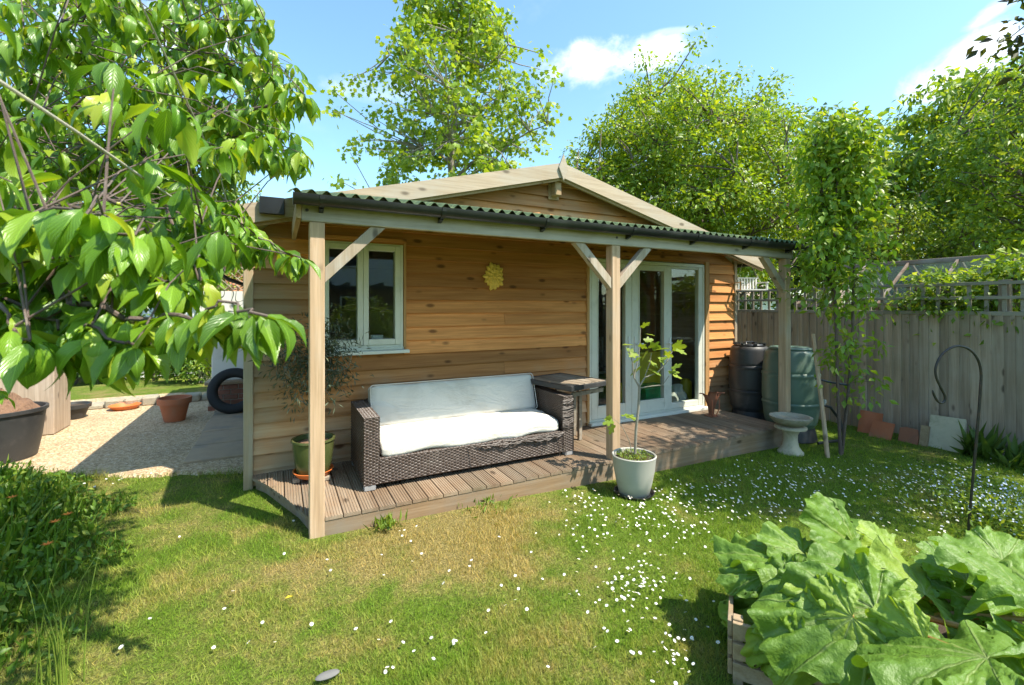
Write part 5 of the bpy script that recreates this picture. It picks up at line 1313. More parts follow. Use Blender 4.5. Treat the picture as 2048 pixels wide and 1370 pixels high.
# slender young tree tied to a leaning stake
yb = pz(1680, 908, -0.125); Fy = 5.28
yt = thing('young_tree', 'slender young tree with upright leafy stems in front of the fence', 'tree', yb)
stems = [[(1681, 912), (1676, 800), (1672, 660), (1668, 520), (1672, 400), (1680, 300), (1685, 225)], [(1683, 912), (1695, 800), (1704, 700), (1707, 560), (1712, 430), (1722, 330), (1716, 262)], [(1676, 640), (1655, 520), (1646, 420), (1640, 330), (1630, 285)]]
mb = MB(); cl = []
for k, st in enumerate(stems):
    P = [pt(a, b2, Fy + 0.05 * k - 0.03 * i) for i, (a, b2) in enumerate(st)]
    mb.tube(P, [0.016 * (1 - 0.75 * i / len(P)) + 0.003 for i in range(len(P))], 7)
    for a, b2 in zip(P[:-1], P[1:]):
        for q in np.linspace(0, 1, 9):
            p = a + (b2 - a) * q
            if p[2] > 1.45 or (p[2] > 0.65 and rng.random() < 0.6):
                for _ in range(3 if p[2] > 1.9 else 1):
                    w_ = 0.135 if p[2] > 2.0 else 0.11
                    cl.append(p + np.array([rng.normal() * w_, rng.normal() * w_, rng.normal() * 0.06]))
for a, b2 in ((1725, 690), (1735, 800), (1600, 540), (1745, 690), (1660, 700), (1700, 790), (1600, 600), (1745, 600)): cl.append(pt(a, b2, Fy))
cl = np.array(cl); SP = np.array([pt(a + (c2 - a) * q, b2 + (d2 - b2) * q, Fy) for st in stems for (a, b2), (c2, d2) in zip(st[:-1], st[1:]) for q in (0, 0.33, 0.66)])
for q in cl:
    dd = np.linalg.norm(SP - q, axis=1) + 0.8 * np.maximum(0, SP[:, 2] - q[2] + 0.05); p = SP[int(np.argmin(dd))]; mb.tube([p, (p + q) / 2 + [0, 0, 0.02], q], [0.004, 0.003, 0.002], 5, cap=False)
mb.build('trunk', M['cherrybark'], yt)
V, F = leaf_cloud(cl, 14, 0.145, 0.095, flat=0.9, droop=0.45, var=0.3)
link('crown', np_mesh('crown', V - np.array(yb), F), ML['young'], yt)
s0 = pz(1657, 915, -0.125); s1 = pt(1626, 668, 5.45)
o = MB().tube([s0 - [0, 0, 0.1], s0 + (s1 - s0) * 0.35, s0 + (s1 - s0) * 0.7, s1], [0.024, 0.023, 0.022, 0.021], 9).build('tree_stake', M['post'], loc=s0); tag(o, 'leaning round timber stake beside the young tree', 'stake')
a_ = pt(1636, 757, 5.4); b2 = pt(1690, 770, 5.27)
o = MB().tube([a_ + RT * -0.03, (a_ + b2) / 2 + [0, 0, -0.01], b2 + RT * 0.03], 0.012, 8).build('tree_tie', M['black'], loc=a_); tag(o, 'black strap tying the young tree to its stake', 'strap')

# ------------------------------------------------------------------ cherry tree on the left, close to the camera
def cherry_mesh(name, curl, fold, twist):
    nv, nu = 9, 5; V = []; UV = []
    for i in range(nv):
        v = i / (nv - 1); w_ = 0.18 * (math.sin(math.pi * v ** 0.9) ** 0.8) * (1.0 if v < 0.7 else 1 - 0.45 * (v - 0.7) / 0.3)
        w_ = max(w_, 0.006)
        th = curl * v; yv_ = math.sin(th) / curl if curl else v; zv = -(1 - math.cos(th)) / curl if curl else 0
        for k in range(nu):
            u = (k / (nu - 1) - 0.5) * 2; ser = 1 + 0.05 * (1 if i % 2 else -1) * (abs(u) > 0.9)
            x = u * w_ * ser; z = zv + fold * abs(x) + 0.02 * math.sin(7 * v + 3 * u) * abs(u); a = twist * v
            V.append((x * math.cos(a) - z * math.sin(a) * 0.3, yv_, z + x * math.sin(a))); UV.append((k / (nu - 1), v))
    F = [(i * nu + k, i * nu + k + 1, (i + 1) * nu + k + 1, (i + 1) * nu + k) for i in range(nv - 1) for k in range(nu - 1)]
    return np.array(V), np.array(F), np.array(UV)
CHV = [cherry_mesh('leaf', c, f_, tw) for c, f_, tw in ((0.7, 0.35, 0.1), (1.1, 0.55, -0.4), (0.4, 0.25, 0.5), (1.6, 0.3, 0.15), (0.9, 0.75, -0.6), (0.5, 0.45, 0.0), (1.3, 0.15, 0.7), (0.25, 0.6, -0.2), (1.9, 0.5, 0.3))]
cherry_me = []
for i, (V, F, UV) in enumerate(CHV):
    me = np_mesh('cherry_leaf', V, F, True, uv=UV); me.materials.append(ML['cherry']); cherry_me.append(me)
ct = pt(-560, 612, 2.4); ct[2] = 0.0
cherry = thing('cherry_tree', 'cherry tree reaching in with drooping glossy leaves and small green fruit', 'tree', ct)
B = [  # branch paths: (pixel x, pixel y, distance)
 [(-560, 330, 2.4), (-250, 390, 2.25), (40, 330, 2.1), (230, 282, 2.0), (400, 235, 1.9), (520, 215, 1.85), (610, 190, 1.8)],
 [(-250, 390, 2.25), (-60, 520, 1.5), (90, 570, 1.1), (200, 610, 1.02), (300, 640, 0.98), (400, 628, 0.95), (470, 612, 0.93), (535, 632, 0.92)],
 [(-100, 430, 1.7), (100, 420, 1.35), (230, 400, 1.3), (330, 420, 1.25), (420, 480, 1.22)],
 [(-60, 250, 2.2), (120, 120, 2.0), (260, 60, 1.95), (400, 40, 1.95), (530, 40, 1.9)],
 [(230, 282, 2.0), (380, 370, 1.85), (450, 430, 1.75), (520, 478, 1.68), (600, 515, 1.65)],
 [(400, 235, 1.9), (480, 290, 1.85), (560, 310, 1.8)],
 [(-150, 480, 1.2), (-20, 440, 0.95), (80, 420, 0.9), (190, 430, 0.88), (270, 470, 0.87)],
 [(-100, 560, 1.0), (20, 640, 0.9), (60, 680, 0.88)],
 [(-60, 330, 1.6), (40, 250, 1.5), (140, 200, 1.5), (250, 180, 1.55), (340, 150, 1.6)],
 [(-40, 120, 1.5), (60, 60, 1.5), (150, 40, 1.55), (240, -20, 1.6)],
 [(300, 90, 1.95), (400, 120, 2.0), (480, 140, 2.0), (545, 150, 2.0)],
 [(330, 420, 1.25), (380, 520, 1.2), (400, 560, 1.15)],
 [(450, 400, 1.75), (490, 440, 1.72), (500, 500, 1.7)],
 [(-120, 560, 1.1), (30, 620, 1.0), (120, 650, 0.97), (200, 668, 0.95), (270, 690, 0.94)],
 [(-80, 500, 1.2), (60, 500, 1.1), (170, 520, 1.05), (280, 540, 1.05), (350, 560, 1.05)],
 [(400, 235, 1.9), (330, 290, 2.2), (260, 380, 2.4), (330, 470, 2.5)],
]
mb = MB(); mb.tube([ct, ct + [0.0, 0, 0.9], pt(-560, 330, 2.4), pt(-500, 120, 2.5), pt(-420, -200, 2.5)], [0.11, 0.09, 0.07, 0.05, 0.03], 12)
ros = []
for bi, br in enumerate(B):
    P = [pt(a, b2, c) for a, b2, c in br]; n = len(P)
    r_s = {0: 0.030, 1: 0.012, 2: 0.010, 3: 0.013}.get(bi, 0.005)
    D_ = []
    for a, b2 in zip(P[:-1], P[1:]): D_ += [a + (b2 - a) * q + rng.normal(size=3) * 0.008 for q in np.linspace(0, 1, 5)[:-1]]
    D_.append(P[-1]); k = len(D_)
    mb.tube(D_, [max(0.0032, r_s * (1 - 0.92 * (i / k) ** 0.8)) for i in range(k)], 7)
    L = np.cumsum([0] + [np.linalg.norm(D_[i + 1] - D_[i]) for i in range(k - 1)]); s = 0.05
    while s < L[-1]:
        j = int(np.searchsorted(L, s)) - 1; j = max(0, min(j, k - 2)); q = D_[j] + (D_[j + 1] - D_[j]) * ((s - L[j]) / max(1e-6, L[j + 1] - L[j]))
        if bi != 0 or s > 0.75: ros.append((q, False))
        s += rng.uniform(0.036, 0.062)
    ros.append((D_[-1], True))
# side shoots fill the volume between the main branches
base_pts = [q for q, _ in ros]; shoots = []
for i in range(860):
    p = base_pts[rng.integers(len(base_pts))]; dv = rng.normal(size=3) * np.array([0.22, 0.22, 0.17]); dv += FW * abs(rng.normal()) * 0.35; q = p + dv
    fwd = (q - CAM) @ FW
    px_ = CX + FPX * ((q - CAM) @ RT) / fwd; py2 = CY - FPX * (q[2] - CAM[2]) / fwd
    lim = 540 if py2 < 120 else (610 if py2 < 330 else (470 if py2 < 520 else 0))
    if fwd < 0.8 or px_ > lim: continue
    mb.tube([p, (p + q) / 2 + [0, 0, 0.03], q], [0.0028, 0.002, 0.0012], 5); ros.append((q, False))
for i in range(760):     # the rest of the crown, farther from the camera
    px_, py2 = rng.uniform(-160, 560), rng.uniform(-120, 420)
    if px_ > (500 if py2 < 100 else 580 if py2 < 330 else 430): continue
    q = pt(px_, py2, rng.uniform(1.9, 3.3)); nd_b = np.array([r__[0] for r__ in ros]); p = nd_b[int(np.argmin(np.linalg.norm(nd_b - q, axis=1)))]
    mb.tube([p, (p + q) / 2 + [0, 0, 0.03], q], [0.0028, 0.002, 0.0012], 5); ros.append((q, False))
mb.build('trunk', M['cherrybark'], cherry)
items = []
for q, tip in ros:
    nl = int(rng.integers(5, 8)) + (2 if tip else 0); a0 = rng.random() * 6.283
    for i in range(nl):
        a = a0 + 6.283 * i / nl + rng.normal() * 0.3
        h = np.array([math.cos(a), math.sin(a), 0]); dn = rng.uniform(0.15, 1.5)
        d = h * rng.uniform(0.35, 0.9) + np.array([0, 0, -dn]) * 0.7
        nrm = h * rng.uniform(0.5, 1.0) + np.array([0, 0, 0.8]) + rng.normal(size=3) * 0.25
        near_ = (q - CAM) @ FW < 1.12; s = rng.uniform(0.075, 0.125) if near_ else rng.uniform(0.06, 0.105); pos = q + h * 0.018 + np.array([0, 0, -0.006])
        items.append((pos, d / np.linalg.norm(d), nrm, s))
def in_view(p):
    v = p - CAM; f_ = v @ FW
    if f_ < 0.3: return 0.0
    x = CX + FPX * (v @ RT) / f_; y = CY - FPX * v[2] / f_
    return 1.0 / f_ if (-60 < x < 2100 and -60 < y < 1420) else 0.0
items.sort(key=lambda it: -in_view(it[0] + it[1] * it[3] * 0.5) * it[3])
for pos, d, nrm, s in items[:300]:
    d = Vector(d); n = Vector(nrm); sd_ = d.cross(n).normalized(); n = sd_.cross(d).normalized()
    o = link('leaf', cherry_me[rng.integers(9)], None, cherry)
    Mx = Matrix(((sd_.x, d.x, n.x), (sd_.y, d.y, n.y), (sd_.z, d.z, n.z))).to_4x4()
    o.matrix_local = Matrix.Translation(Vector(pos) - cherry.location) @ Mx @ Matrix.Scale(float(s), 4)
VV, FF, UU = [], [], []; nb = 0
for i, (pos, d, nrm, s) in enumerate(items[300:]):
    TV, TF, TU = CHV[i % 9]; V, F = instances(TV, TF, np.array([pos]), np.array([d]), np.array([nrm]), np.array([s]))
    VV.append(V); FF.append(F + nb); UU.append(TU); nb += len(V)
o = link('foliage', np_mesh('foliage', np.vstack(VV) - np.array(cherry.location), np.vstack(FF), True, uv=np.vstack(UU)), ML['cherry'], cherry); o['kind'] = 'stuff'
mb = MB(); M['cherryfruit'] = m_plain('unripe_cherry', (0.42, 0.42, 0.06), 0.35, 0.2, 20, 0.05)
fr = [q for q, tip in ros if in_view(q) > 0]
for i in range(46):
    q = fr[rng.integers(len(fr))]
    for k in range(int(rng.integers(2, 6))):
        e = q + rng.normal(size=3) * 0.02 + np.array([0, 0, -0.025]); mb.tube([q, e], [0.0009, 0.0009], 3, cap=False); mb.sphere(e, 0.0052, 7, 5)
o = mb.build('fruit', M['cherryfruit'], cherry); o['kind'] = 'stuff'
# washing lines strung through the cherry
for lab, P in (('pale rope line running down through the cherry leaves towards the garden room', [pt(-160, 60, 0.62), pt(0, 163, 0.70), pt(150, 262, 0.82), pt(280, 352, 1.0), pt(400, 432, 1.35), (-0.6, 4.40, 2.33)]),
               ('thin rope line dropping steeply from above through the cherry leaves', [pt(250, -80, 1.2), pt(283, 10, 1.3), pt(345, 140, 1.5), pt(400, 260, 1.7), pt(440, 350, 1.85), pt(452, 400, 1.9)])):
    P = [np.array(p, float) for p in P]
    o = MB().tube(P, 0.0030, 7).build('rope_line', M['rope'], loc=P[0]); tag(o, lab, 'rope')

# ------------------------------------------------------------------ fig, olive
fg = thing('fig_plant', 'young fig with lobed bright green leaves in the grey pot', 'fig', (FP[0], FP[1], 0.25))
Ff = float((np.array(FP) - CAM) @ FW)
paths = [([(1270, 910), (1272, 860), (1277, 815), (1279, 772)], 0.013, 0.011), ([(1279, 775), (1268, 755), (1265, 725), (1258, 700)], 0.008, 0.004),
         ([(1279, 772), (1290, 755), (1315, 745), (1333, 725), (1345, 702)], 0.009, 0.004), ([(1280, 776), (1305, 772), (1325, 770), (1338, 752)], 0.006, 0.003),
         ([(1268, 755), (1276, 720), (1280, 690), (1281, 655)], 0.006, 0.003), ([(1265, 910), (1258, 880), (1244, 852), (1228, 838)], 0.004, 0.002), ([(1290, 752), (1300, 725), (1303, 705)], 0.005, 0.003)]
mb = MB()
for k, (pp, ra, rb) in enumerate(paths):
    n = len(pp); off = (0, -0.05, 0.06, -0.04, 0.03, -0.12, 0.0)[k]
    P = [pt(a, b2, Ff + off * i / (n - 1)) for i, (a, b2) in enumerate(pp)]
    mb.tube(P, [ra + (rb - ra) * i / (n - 1) for i in range(n)], 8)
mb.build('stem', M['bark_pale'], fg)
FIG_V, FIG_F = fan([(0, 0), (0.2, -0.08), (0.36, 0.06), (0.24, 0.3), (0.48, 0.5), (0.46, 0.68), (0.2, 0.6), (0.2, 0.85), (0.0, 1.0), (-0.2, 0.85), (-0.2, 0.6), (-0.46, 0.68), (-0.48, 0.5), (-0.24, 0.3), (-0.36, 0.06), (-0.2, -0.08)], (0, 0.32, -0.03))
fme = np_mesh('fig_leaf', FIG_V, FIG_F, True); fme.materials.append(ML['fig'])
for (a, b2, s, ang) in ((1284, 655, 0.11, 60), (1293, 668, 0.10, -10), (1290, 682, 0.10, 20), (1300, 690, 0.12, -20), (1266, 690, 0.11, 170), (1274, 708, 0.12, 200), (1312, 700, 0.14, 20), (1328, 706, 0.12, -30), (1346, 696, 0.13, 20), (1352, 690, 0.11, 60),
                        (1298, 722, 0.13, -50), (1282, 735, 0.13, 230), (1306, 742, 0.11, -40), (1338, 745, 0.12, 10), (1345, 738, 0.11, 50), (1270, 712, 0.12, 120), (1318, 715, 0.12, -70), (1225, 842, 0.12, 200), (1228, 850, 0.11, 250), (1244, 832, 0.11, 20), (1252, 832, 0.12, -20), (1222, 838, 0.10, 140), (1285, 720, 0.12, 80), (1322, 698, 0.1, 120), (1335, 715, 0.1, 200), (1278, 690, 0.09, -30), (1290, 740, 0.1, 10), (1352, 700, 0.12, -30), (1268, 725, 0.09, 60), (1348, 752, 0.1, -20)):
    o = link('leaf', fme, None, fg); p = pt(a, b2, Ff + rng.uniform(-0.12, 0.1))
    d = RT * math.cos(R(ang)) + np.array([0, 0, 1]) * math.sin(R(ang)) * 0.6 - FW * rng.uniform(-0.2, 0.5); d = Vector(unit(d))
    s *= rng.uniform(0.65, 1.0); n = Vector(unit(np.array([0.25, -0.35, 1.0]) + rng.normal(size=3) * 0.6)); sd_ = d.cross(n).normalized(); n = sd_.cross(d)
    o.matrix_local = Matrix.Translation(Vector(p) - fg.location) @ Matrix(((sd_.x, d.x, n.x), (sd_.y, d.y, n.y), (sd_.z, d.z, n.z))).to_4x4() @ Matrix.Scale(s, 4)
a = rng.uniform(0, 6.283, 420); r_ = 0.15 * np.sqrt(rng.random(420)); pos = np.stack([FP[0] + r_ * np.cos(a), FP[1] + r_ * np.sin(a), np.full(420, 0.265) + rng.random(420) * 0.03], 1)
V, F = instances(OVAL_V, OVAL_F, pos, rng.normal(size=pos.shape) + [0, 0, 0.8], rng.normal(size=pos.shape) * 0.5 + [0, 0, 1], rng.uniform(0.012, 0.03, 420))
o = link('pot_weeds', np_mesh('pot_weeds', V, F), ML['bright']); tag(o, 'tiny green weeds covering the soil of the fig pot', 'weeds', kind='stuff')

ob = (OP[0], OP[1], 0.40)
ol = thing('olive_bush', 'dark narrow leaved olive bush in the glazed pot by the wall', 'olive', ob)
cl = dome((OP[0] + 0.02, OP[1] - 0.03, 1.14), 0.34, 0.26, 0.40, 90, 0.4, 7, -0.95)
mb = MB(); woody(mb, [ob, (OP[0] - 0.01, OP[1], 0.65), (OP[0] + 0.01, OP[1], 0.95), (OP[0], OP[1], 1.45)], 0.014, cl, 16, 0.003, start=0.4); mb.build('stem', M['bark_pale'], ol)
V, F = leaf_cloud(cl, 26, 0.11, 0.055, flat=0.9, droop=0.2, tmpl=(LANCE_V, OVAL_F)); link('crown', np_mesh('crown', V - np.array(ob), F), ML['olive'], ol)

# ------------------------------------------------------------------ rhubarb
m, t, out = new_mat('rhubarb_leaf')
uvn = t.node('ShaderNodeUVMap'); ua, ur, _ = t.sep(uvn.outputs[0]); g = t.node('ShaderNodeNewGeometry'); oi = t.node('ShaderNodeObjectInfo')
ang = t.math('MULTIPLY', t.math('SUBTRACT', ua, 0.5), 6.2832)
vein = None
for a0 in (0.0, 0.5, -0.5, 1.05, -1.05, 1.7, -1.7, 2.35, -2.35):
    dd = t.math('MULTIPLY', t.math('ABSOLUTE', t.math('SUBTRACT', ang, a0)), ur)
    k = t.math('SUBTRACT', 1.0, t.smooth(dd, 0.004, 0.02 if a0 else 0.03)); vein = k if vein is None else t.math('MAXIMUM', vein, k)
n = t.noise(g.outputs['Position'], 7, 4, 0.6); n2 = t.noise(g.outputs['Position'], 42, 3, 0.6)
c = t.ramp(t.math('ADD', t.math('MULTIPLY', n, 0.6), t.math('MULTIPLY', oi.outputs['Random'], 0.4)), [(0.2, (0.09, 0.18, 0.018)), (0.55, (0.16, 0.275, 0.03)), (0.85, (0.31, 0.40, 0.045))])
c = t.mix(t.math('MULTIPLY', vein, t.math('SUBTRACT', 0.62, t.math('MULTIPLY', ur, 0.45))), c, (0.36, 0.42, 0.16, 1))
nb_ = t.bump(t.math('ADD', t.math('MULTIPLY', n2, 1.0), t.math('MULTIPLY', vein, -0.5)), 0.7, 0.012)
b = t.node('ShaderNodeBsdfPrincipled'); t.put(b.inputs['Base Color'], c); b.inputs['Roughness'].default_value = 0.5; t.l.new(nb_, b.inputs['Normal'])
tr = t.node('ShaderNodeBsdfTranslucent'); t.put(tr.inputs[0], t.mix(1.0, c, (1.4, 1.4, 0.35, 1), 'MULTIPLY'))
ms = t.node('ShaderNodeMixShader'); ms.inputs[0].default_value = 0.3; t.l.new(b.outputs[0], ms.inputs[1]); t.l.new(tr.outputs[0], ms.inputs[2]); t.l.new(ms.outputs[0], out.inputs[0])
M['rhubarb'] = m
M['rhubarb_stalk'] = m_plain('rhubarb_stalk', (0.33, 0.20, 0.06), 0.45, 0.3, 12, 0.1, dirt=(0.34, 0.06, 0.05), dirt_amt=0.7, dscale=7)
rb = thing('rhubarb_plant', 'big crinkled rhubarb growing out of the slatted crate', 'rhubarb', (2.25, 1.15, 0.15))
rc = np.array([2.25, 1.12, 0.17])
def rhubarb_leaf(base, tip, w_, seed, flip=0.0, curl=0.25):
    rs = np.random.default_rng(seed); base = np.array(base); tip = np.array(tip); L = np.linalg.norm(tip - base); d = (tip - base) / L
    n = np.array([0.12, -0.35, 0.95]) + FW * -flip; s = np.cross(d, n); s /= np.linalg.norm(s); n = np.cross(s, d)
    nr, na = 18, 150; V = []; UV = []; ph = rs.uniform(0, 6.28, 8)
    vts = np.array([0.0, 0.5, -0.5, 1.05, -1.05, 1.7, -1.7, 2.35, -2.35])
    for i in range(nr + 1):
        rho = i / nr
        for k in range(na):
            a = (k / (na - 1) - 0.5) * 5.6
            prof = 0.62 + 0.40 * math.cos(a * 0.5) ** 2.0 if abs(a) < math.pi else 0.62
            prof = (1.0 - 0.30 * (abs(a) / 2.8) ** 1.1 + 0.06 * math.cos(2 * a)) * (1 + 0.045 * math.sin(9 * a + ph[0]) + 0.025 * math.sin(21 * a + ph[1]) + 0.010 * math.sin(38 * a + ph[2]))
            r_ = rho * prof * L * 0.98
            x = math.sin(a) * r_ * (w_ / L) * 0.62; y = math.cos(a) * r_ * (1.0 if math.cos(a) > 0 else 0.55)
            dv = np.min(np.abs(vts - a)) * rho
            z = L * (-curl * rho ** 2 * (0.7 + 0.3 * math.cos(a)) + 0.09 * rho ** 2.2 * math.sin(7 * a + ph[3]) + 0.06 * rho ** 3.5 * math.sin(17 * a + ph[4]) + 0.055 * math.sqrt(min(1.0, dv / 0.24)) * (1 - 0.5 * rho)
                     + 0.015 * math.sin(24 * rho + 9 * a + ph[5] + 1.5 * math.sin(5 * a)) * rho + 0.011 * math.sin(37 * rho - 17 * a + ph[6]) * rho)
            V.append(base + s * x + d * y + n * z); UV.append((a / 6.2832 + 0.5, rho))
    F = [(i * na + k, (i + 1) * na + k, (i + 1) * na + k + 1, i * na + k + 1) for i in range(nr) for k in range(na - 1)]
    gone = set(int(q) for q in rs.integers(nr // 3 * (na - 1), (nr - 2) * (na - 1), 9)); F = [f_ for j_, f_ in enumerate(F) if j_ not in gone]     # slug holes
    o = link('leaf', np_mesh('leaf', np.array(V) - np.array(rb.location), np.array(F), True, uv=np.array(UV)), M['rhubarb'], rb)
    q = rc + rs.normal(size=3) * np.array([0.06, 0.06, 0.0]); mid = (q + base) / 2 + np.array([0, 0, 0.06])
    MB().tube([q, mid, base - n * 0.006], [0.017, 0.014, 0.006], 8).build('stalk', M['rhubarb_stalk'], rb)
for i, (bx, by, bz, tx, ty_, tz, w_, fl, cu2) in enumerate((
    (1752, 1222, 0.47, 1515, 1262, 0.34, 0.46, 0.3, 0.12), (1665, 1240, 0.40, 1500, 1325, 0.17, 0.34, 0.5, 0.2), (1595, 1175, 0.36, 1475, 1240, 0.16, 0.30, 0.5, 0.2), (1600, 1290, 0.30, 1520, 1362, 0.08, 0.26, 0.6, 0.2), (1645, 1185, 0.42, 1540, 1240, 0.34, 0.30, 0.2, 0.2), (1605, 1105, 0.42, 1525, 1055, 0.50, 0.30, 0.3, 0.2), (1785, 1115, 0.42, 1728, 1055, 0.54, 0.32, 0.4, 0.15), (1885, 1125, 0.42, 1860, 1080, 0.5, 0.28, 0.3, 0.2), (1935, 1165, 0.46, 1880, 1105, 0.5, 0.32, 0.2, 0.2), (1705, 1235, 0.46, 1600, 1305, 0.30, 0.32, 0.3, 0.25), (1855, 1290, 0.48, 1765, 1350, 0.34, 0.32, 0.3, 0.25), (2005, 1125, 0.42, 2045, 1075, 0.5, 0.3, 0.3, 0.2), (1975, 1318, 0.56, 1730, 1265, 0.44, 0.60, 0.15, 0.12), (1712, 1095, 0.40, 1622, 1020, 0.60, 0.42, 0.7, 0.1),
    (1575, 1130, 0.40, 1432, 1062, 0.40, 0.34, 0.2, 0.15), (1738, 1150, 0.45, 1632, 1080, 0.52, 0.44, 0.2, 0.12), (1850, 1190, 0.45, 1815, 1092, 0.50, 0.42, 0.2, 0.15),
    (2048, 1190, 0.52, 1960, 1085, 0.58, 0.52, 0.2, 0.12), (1985, 1230, 0.42, 1905, 1130, 0.45, 0.34, 0.2, 0.2), (1535, 1150, 0.36, 1435, 1145, 0.33, 0.22, 0.3, 0.2),
    (1555, 1190, 0.30, 1430, 1205, 0.12, 0.30, 0.3, 0.2), (1690, 1280, 0.36, 1610, 1345, 0.17, 0.36, 0.5, 0.3), (2060, 1290, 0.45, 2005, 1370, 0.28, 0.32, 0.4, 0.25),
    (1800, 1250, 0.33, 1735, 1325, 0.18, 0.28, 0.4, 0.2), (2120, 1240, 0.5, 2200, 1160, 0.45, 0.45, 0.2, 0.2), (1900, 1250, 0.36, 1990, 1180, 0.40, 0.40, 0.0, 0.2), (1660, 1180, 0.34, 1560, 1110, 0.36, 0.3, 0.2, 0.2), (2080, 1400, 0.4, 1960, 1480, 0.2, 0.4, 0.2, 0.2))):
    rhubarb_leaf(pz(bx, by, bz), pz(tx, ty_, tz), w_, 40 + i, fl, cu2)

# ------------------------------------------------------------------ grass, daisies, weeds
def free_of(x, y):
    deck_ = (y > 3.40) & (y < 4.7) & (x > np.interp(y, [3.4, 3.82, 4.1, 4.42, 4.6], [0.16, 0.07, -0.05, -0.16, -0.24])) & (x < 5.7)
    house_ = (y > 4.55) & (x > -0.30) & (x < 6.3)
    gb = np.interp(x, [-6, -3.6, -2.2, -1.75, -1.26, -0.85, -0.30], [7.2, 6.6, 6.05, 5.75, 5.42, 5.32, 5.05])
    gravel_ = (x < -0.25) & (y > gb - 0.02)
    rel = np.stack([x - CR[0], y - CR[1]], 1); a = rel @ cu_[:2]; b2 = rel @ cv_[:2]; crate_ = (a > -0.04) & (a < LU + 0.04) & (b2 > -0.04) & (b2 < LV + 0.04)
    pots_ = (np.hypot(x - FP[0], y - FP[1]) < 0.18) | (np.hypot(x - BP[0], y - BP[1]) < 0.13) | (np.hypot(x - GB[0], y - GB[1]) < 0.3) | (np.hypot(x - BB[0], y - BB[1]) < 0.27)
    return ~(deck_ | house_ | gravel_ | crate_ | pots_) & (x < 7.55)
N = 420000
th = rng.uniform(R(-32), R(88), N); rr = np.exp(rng.uniform(math.log(1.2), math.log(8.6), N)); x = rr * np.sin(th); y = rr * np.cos(th)
# patchiness: bare thatch where the turf is dry
pat = np.sin(x * 3.1 + 1.2 * np.sin(y * 2.3)) * np.sin(y * 3.7 + 1.5 * np.sin(x * 1.9)) + 0.5 * np.sin(x * 9.1 + y * 4.0) * np.sin(y * 8.3)
ok = free_of(x, y) & (rng.random(N) < np.clip(0.78 + 0.3 * pat, 0.3, 1.0)); x = x[ok]; y = y[ok]; rr = rr[ok]; pat = pat[ok]; n = len(x)
print('grass blades', n)
base = np.stack([x, y, lawn_z(x, y) - 0.004], 1)
gbx = np.interp(x, [-6, -3.6, -2.2, -1.75, -1.26, -0.85, -0.30], [7.2, 6.6, 6.05, 5.75, 5.42, 5.32, 5.05]); bord = (x < -0.2) & (gbx - y < 0.14)
h = (1 + 0.9 * bord) * rng.uniform(0.014, 0.036, n) * (1 + 0.35 * np.clip(pat, -0.6, 1.2)) * (1 + 0.05 * rr)
a = rng.uniform(0, 6.283, n); side = np.stack([np.cos(a), np.sin(a), np.zeros(n)], 1); lean = rng.uniform(0.2, 1.1, n); la = rng.uniform(0, 6.283, n)
tipv = base + np.stack([np.cos(la) * lean * h, np.sin(la) * lean * h, h], 1); wd = (0.0013 + 0.0003 * rr)[:, None]
V = np.stack([base - side * wd, base + side * wd, tipv], 1).reshape(-1, 3); F = np.arange(3 * n).reshape(n, 3)
o = link('grass', np_mesh('grass', V, F), M['blade']); tag(o, 'short mown lawn grass with dry straw patches', 'grass', kind='stuff')

# tufts and dandelion-like weeds near the deck edge
def tuft(label, name, p, k, hh, sp, mat):
    pos = np.array(p) + np.stack([rng.normal(size=k) * sp, rng.normal(size=k) * sp, np.zeros(k)], 1)
    d = rng.normal(size=(k, 3)) * 0.55 + [0, 0, 1]; V, F = instances(LANCE_V, OVAL_F, pos, d, rng.normal(size=(k, 3)), rng.uniform(0.5, 1.1, k) * hh)
    o = link(name, np_mesh(name, V - np.array(p), F), mat, loc=p); return tag(o, label, 'weed', kind='stuff' if name == 'grass_tuft' else None)
tuft('bright grassy tuft in front of the first deck boards', 'grass_tuft', pz(772, 1052, 0.0), 70, 0.10, 0.05, ML['bright'])
tuft('low leafy tuft in front of the sofa', 'grass_tuft', pz(970, 1010, -0.02), 90, 0.07, 0.10, ML['weed'])
tuft('strappy green plant at the foot of the fence below the hook', 'strappy_plant', (7.25, 2.22, gz(7.25)), 60, 0.42, 0.07, ML['dark'])
tuft('strappy green clump by the fence near the view edge', 'strappy_plant', (7.2, 1.85, gz(7.2)), 60, 0.34, 0.12, ML['dark'])

m, t, out = new_mat('daisy_petal'); principled(t, out, (0.80, 0.80, 0.78, 1), 0.7); M['daisy_w'] = m
m, t, out = new_mat('daisy_eye'); principled(t, out, (0.70, 0.46, 0.03, 1), 0.7); M['daisy_y'] = m
dv = [(0, 0, 0.0)]; nd_ = 22
for k in range(nd_): r_ = 1.0 if k % 2 == 0 else 0.68; dv.append((r_ * math.cos(2 * math.pi * k / nd_), r_ * math.sin(2 * math.pi * k / nd_), 0.16 if k % 2 == 0 else 0.08))
dfc = [(0, k + 1, (k + 1) % nd_ + 1) for k in range(nd_)]; dm = [0] * nd_
n0 = len(dv); dv.append((0, 0, 0.28)); [dv.append((0.34 * math.cos(2 * math.pi * k / 6), 0.34 * math.sin(2 * math.pi * k / 6), 0.07)) for k in range(6)]
dfc += [(n0, n0 + 1 + k, n0 + 1 + (k + 1) % 6) for k in range(6)]; dm += [1] * 6
DV = np.array(dv); DF = np.array(dfc)
me_d = np_mesh('daisy', DV, DF, False, dm); me_d.materials.append(M['daisy_w']); me_d.materials.append(M['daisy_y'])
spots = []
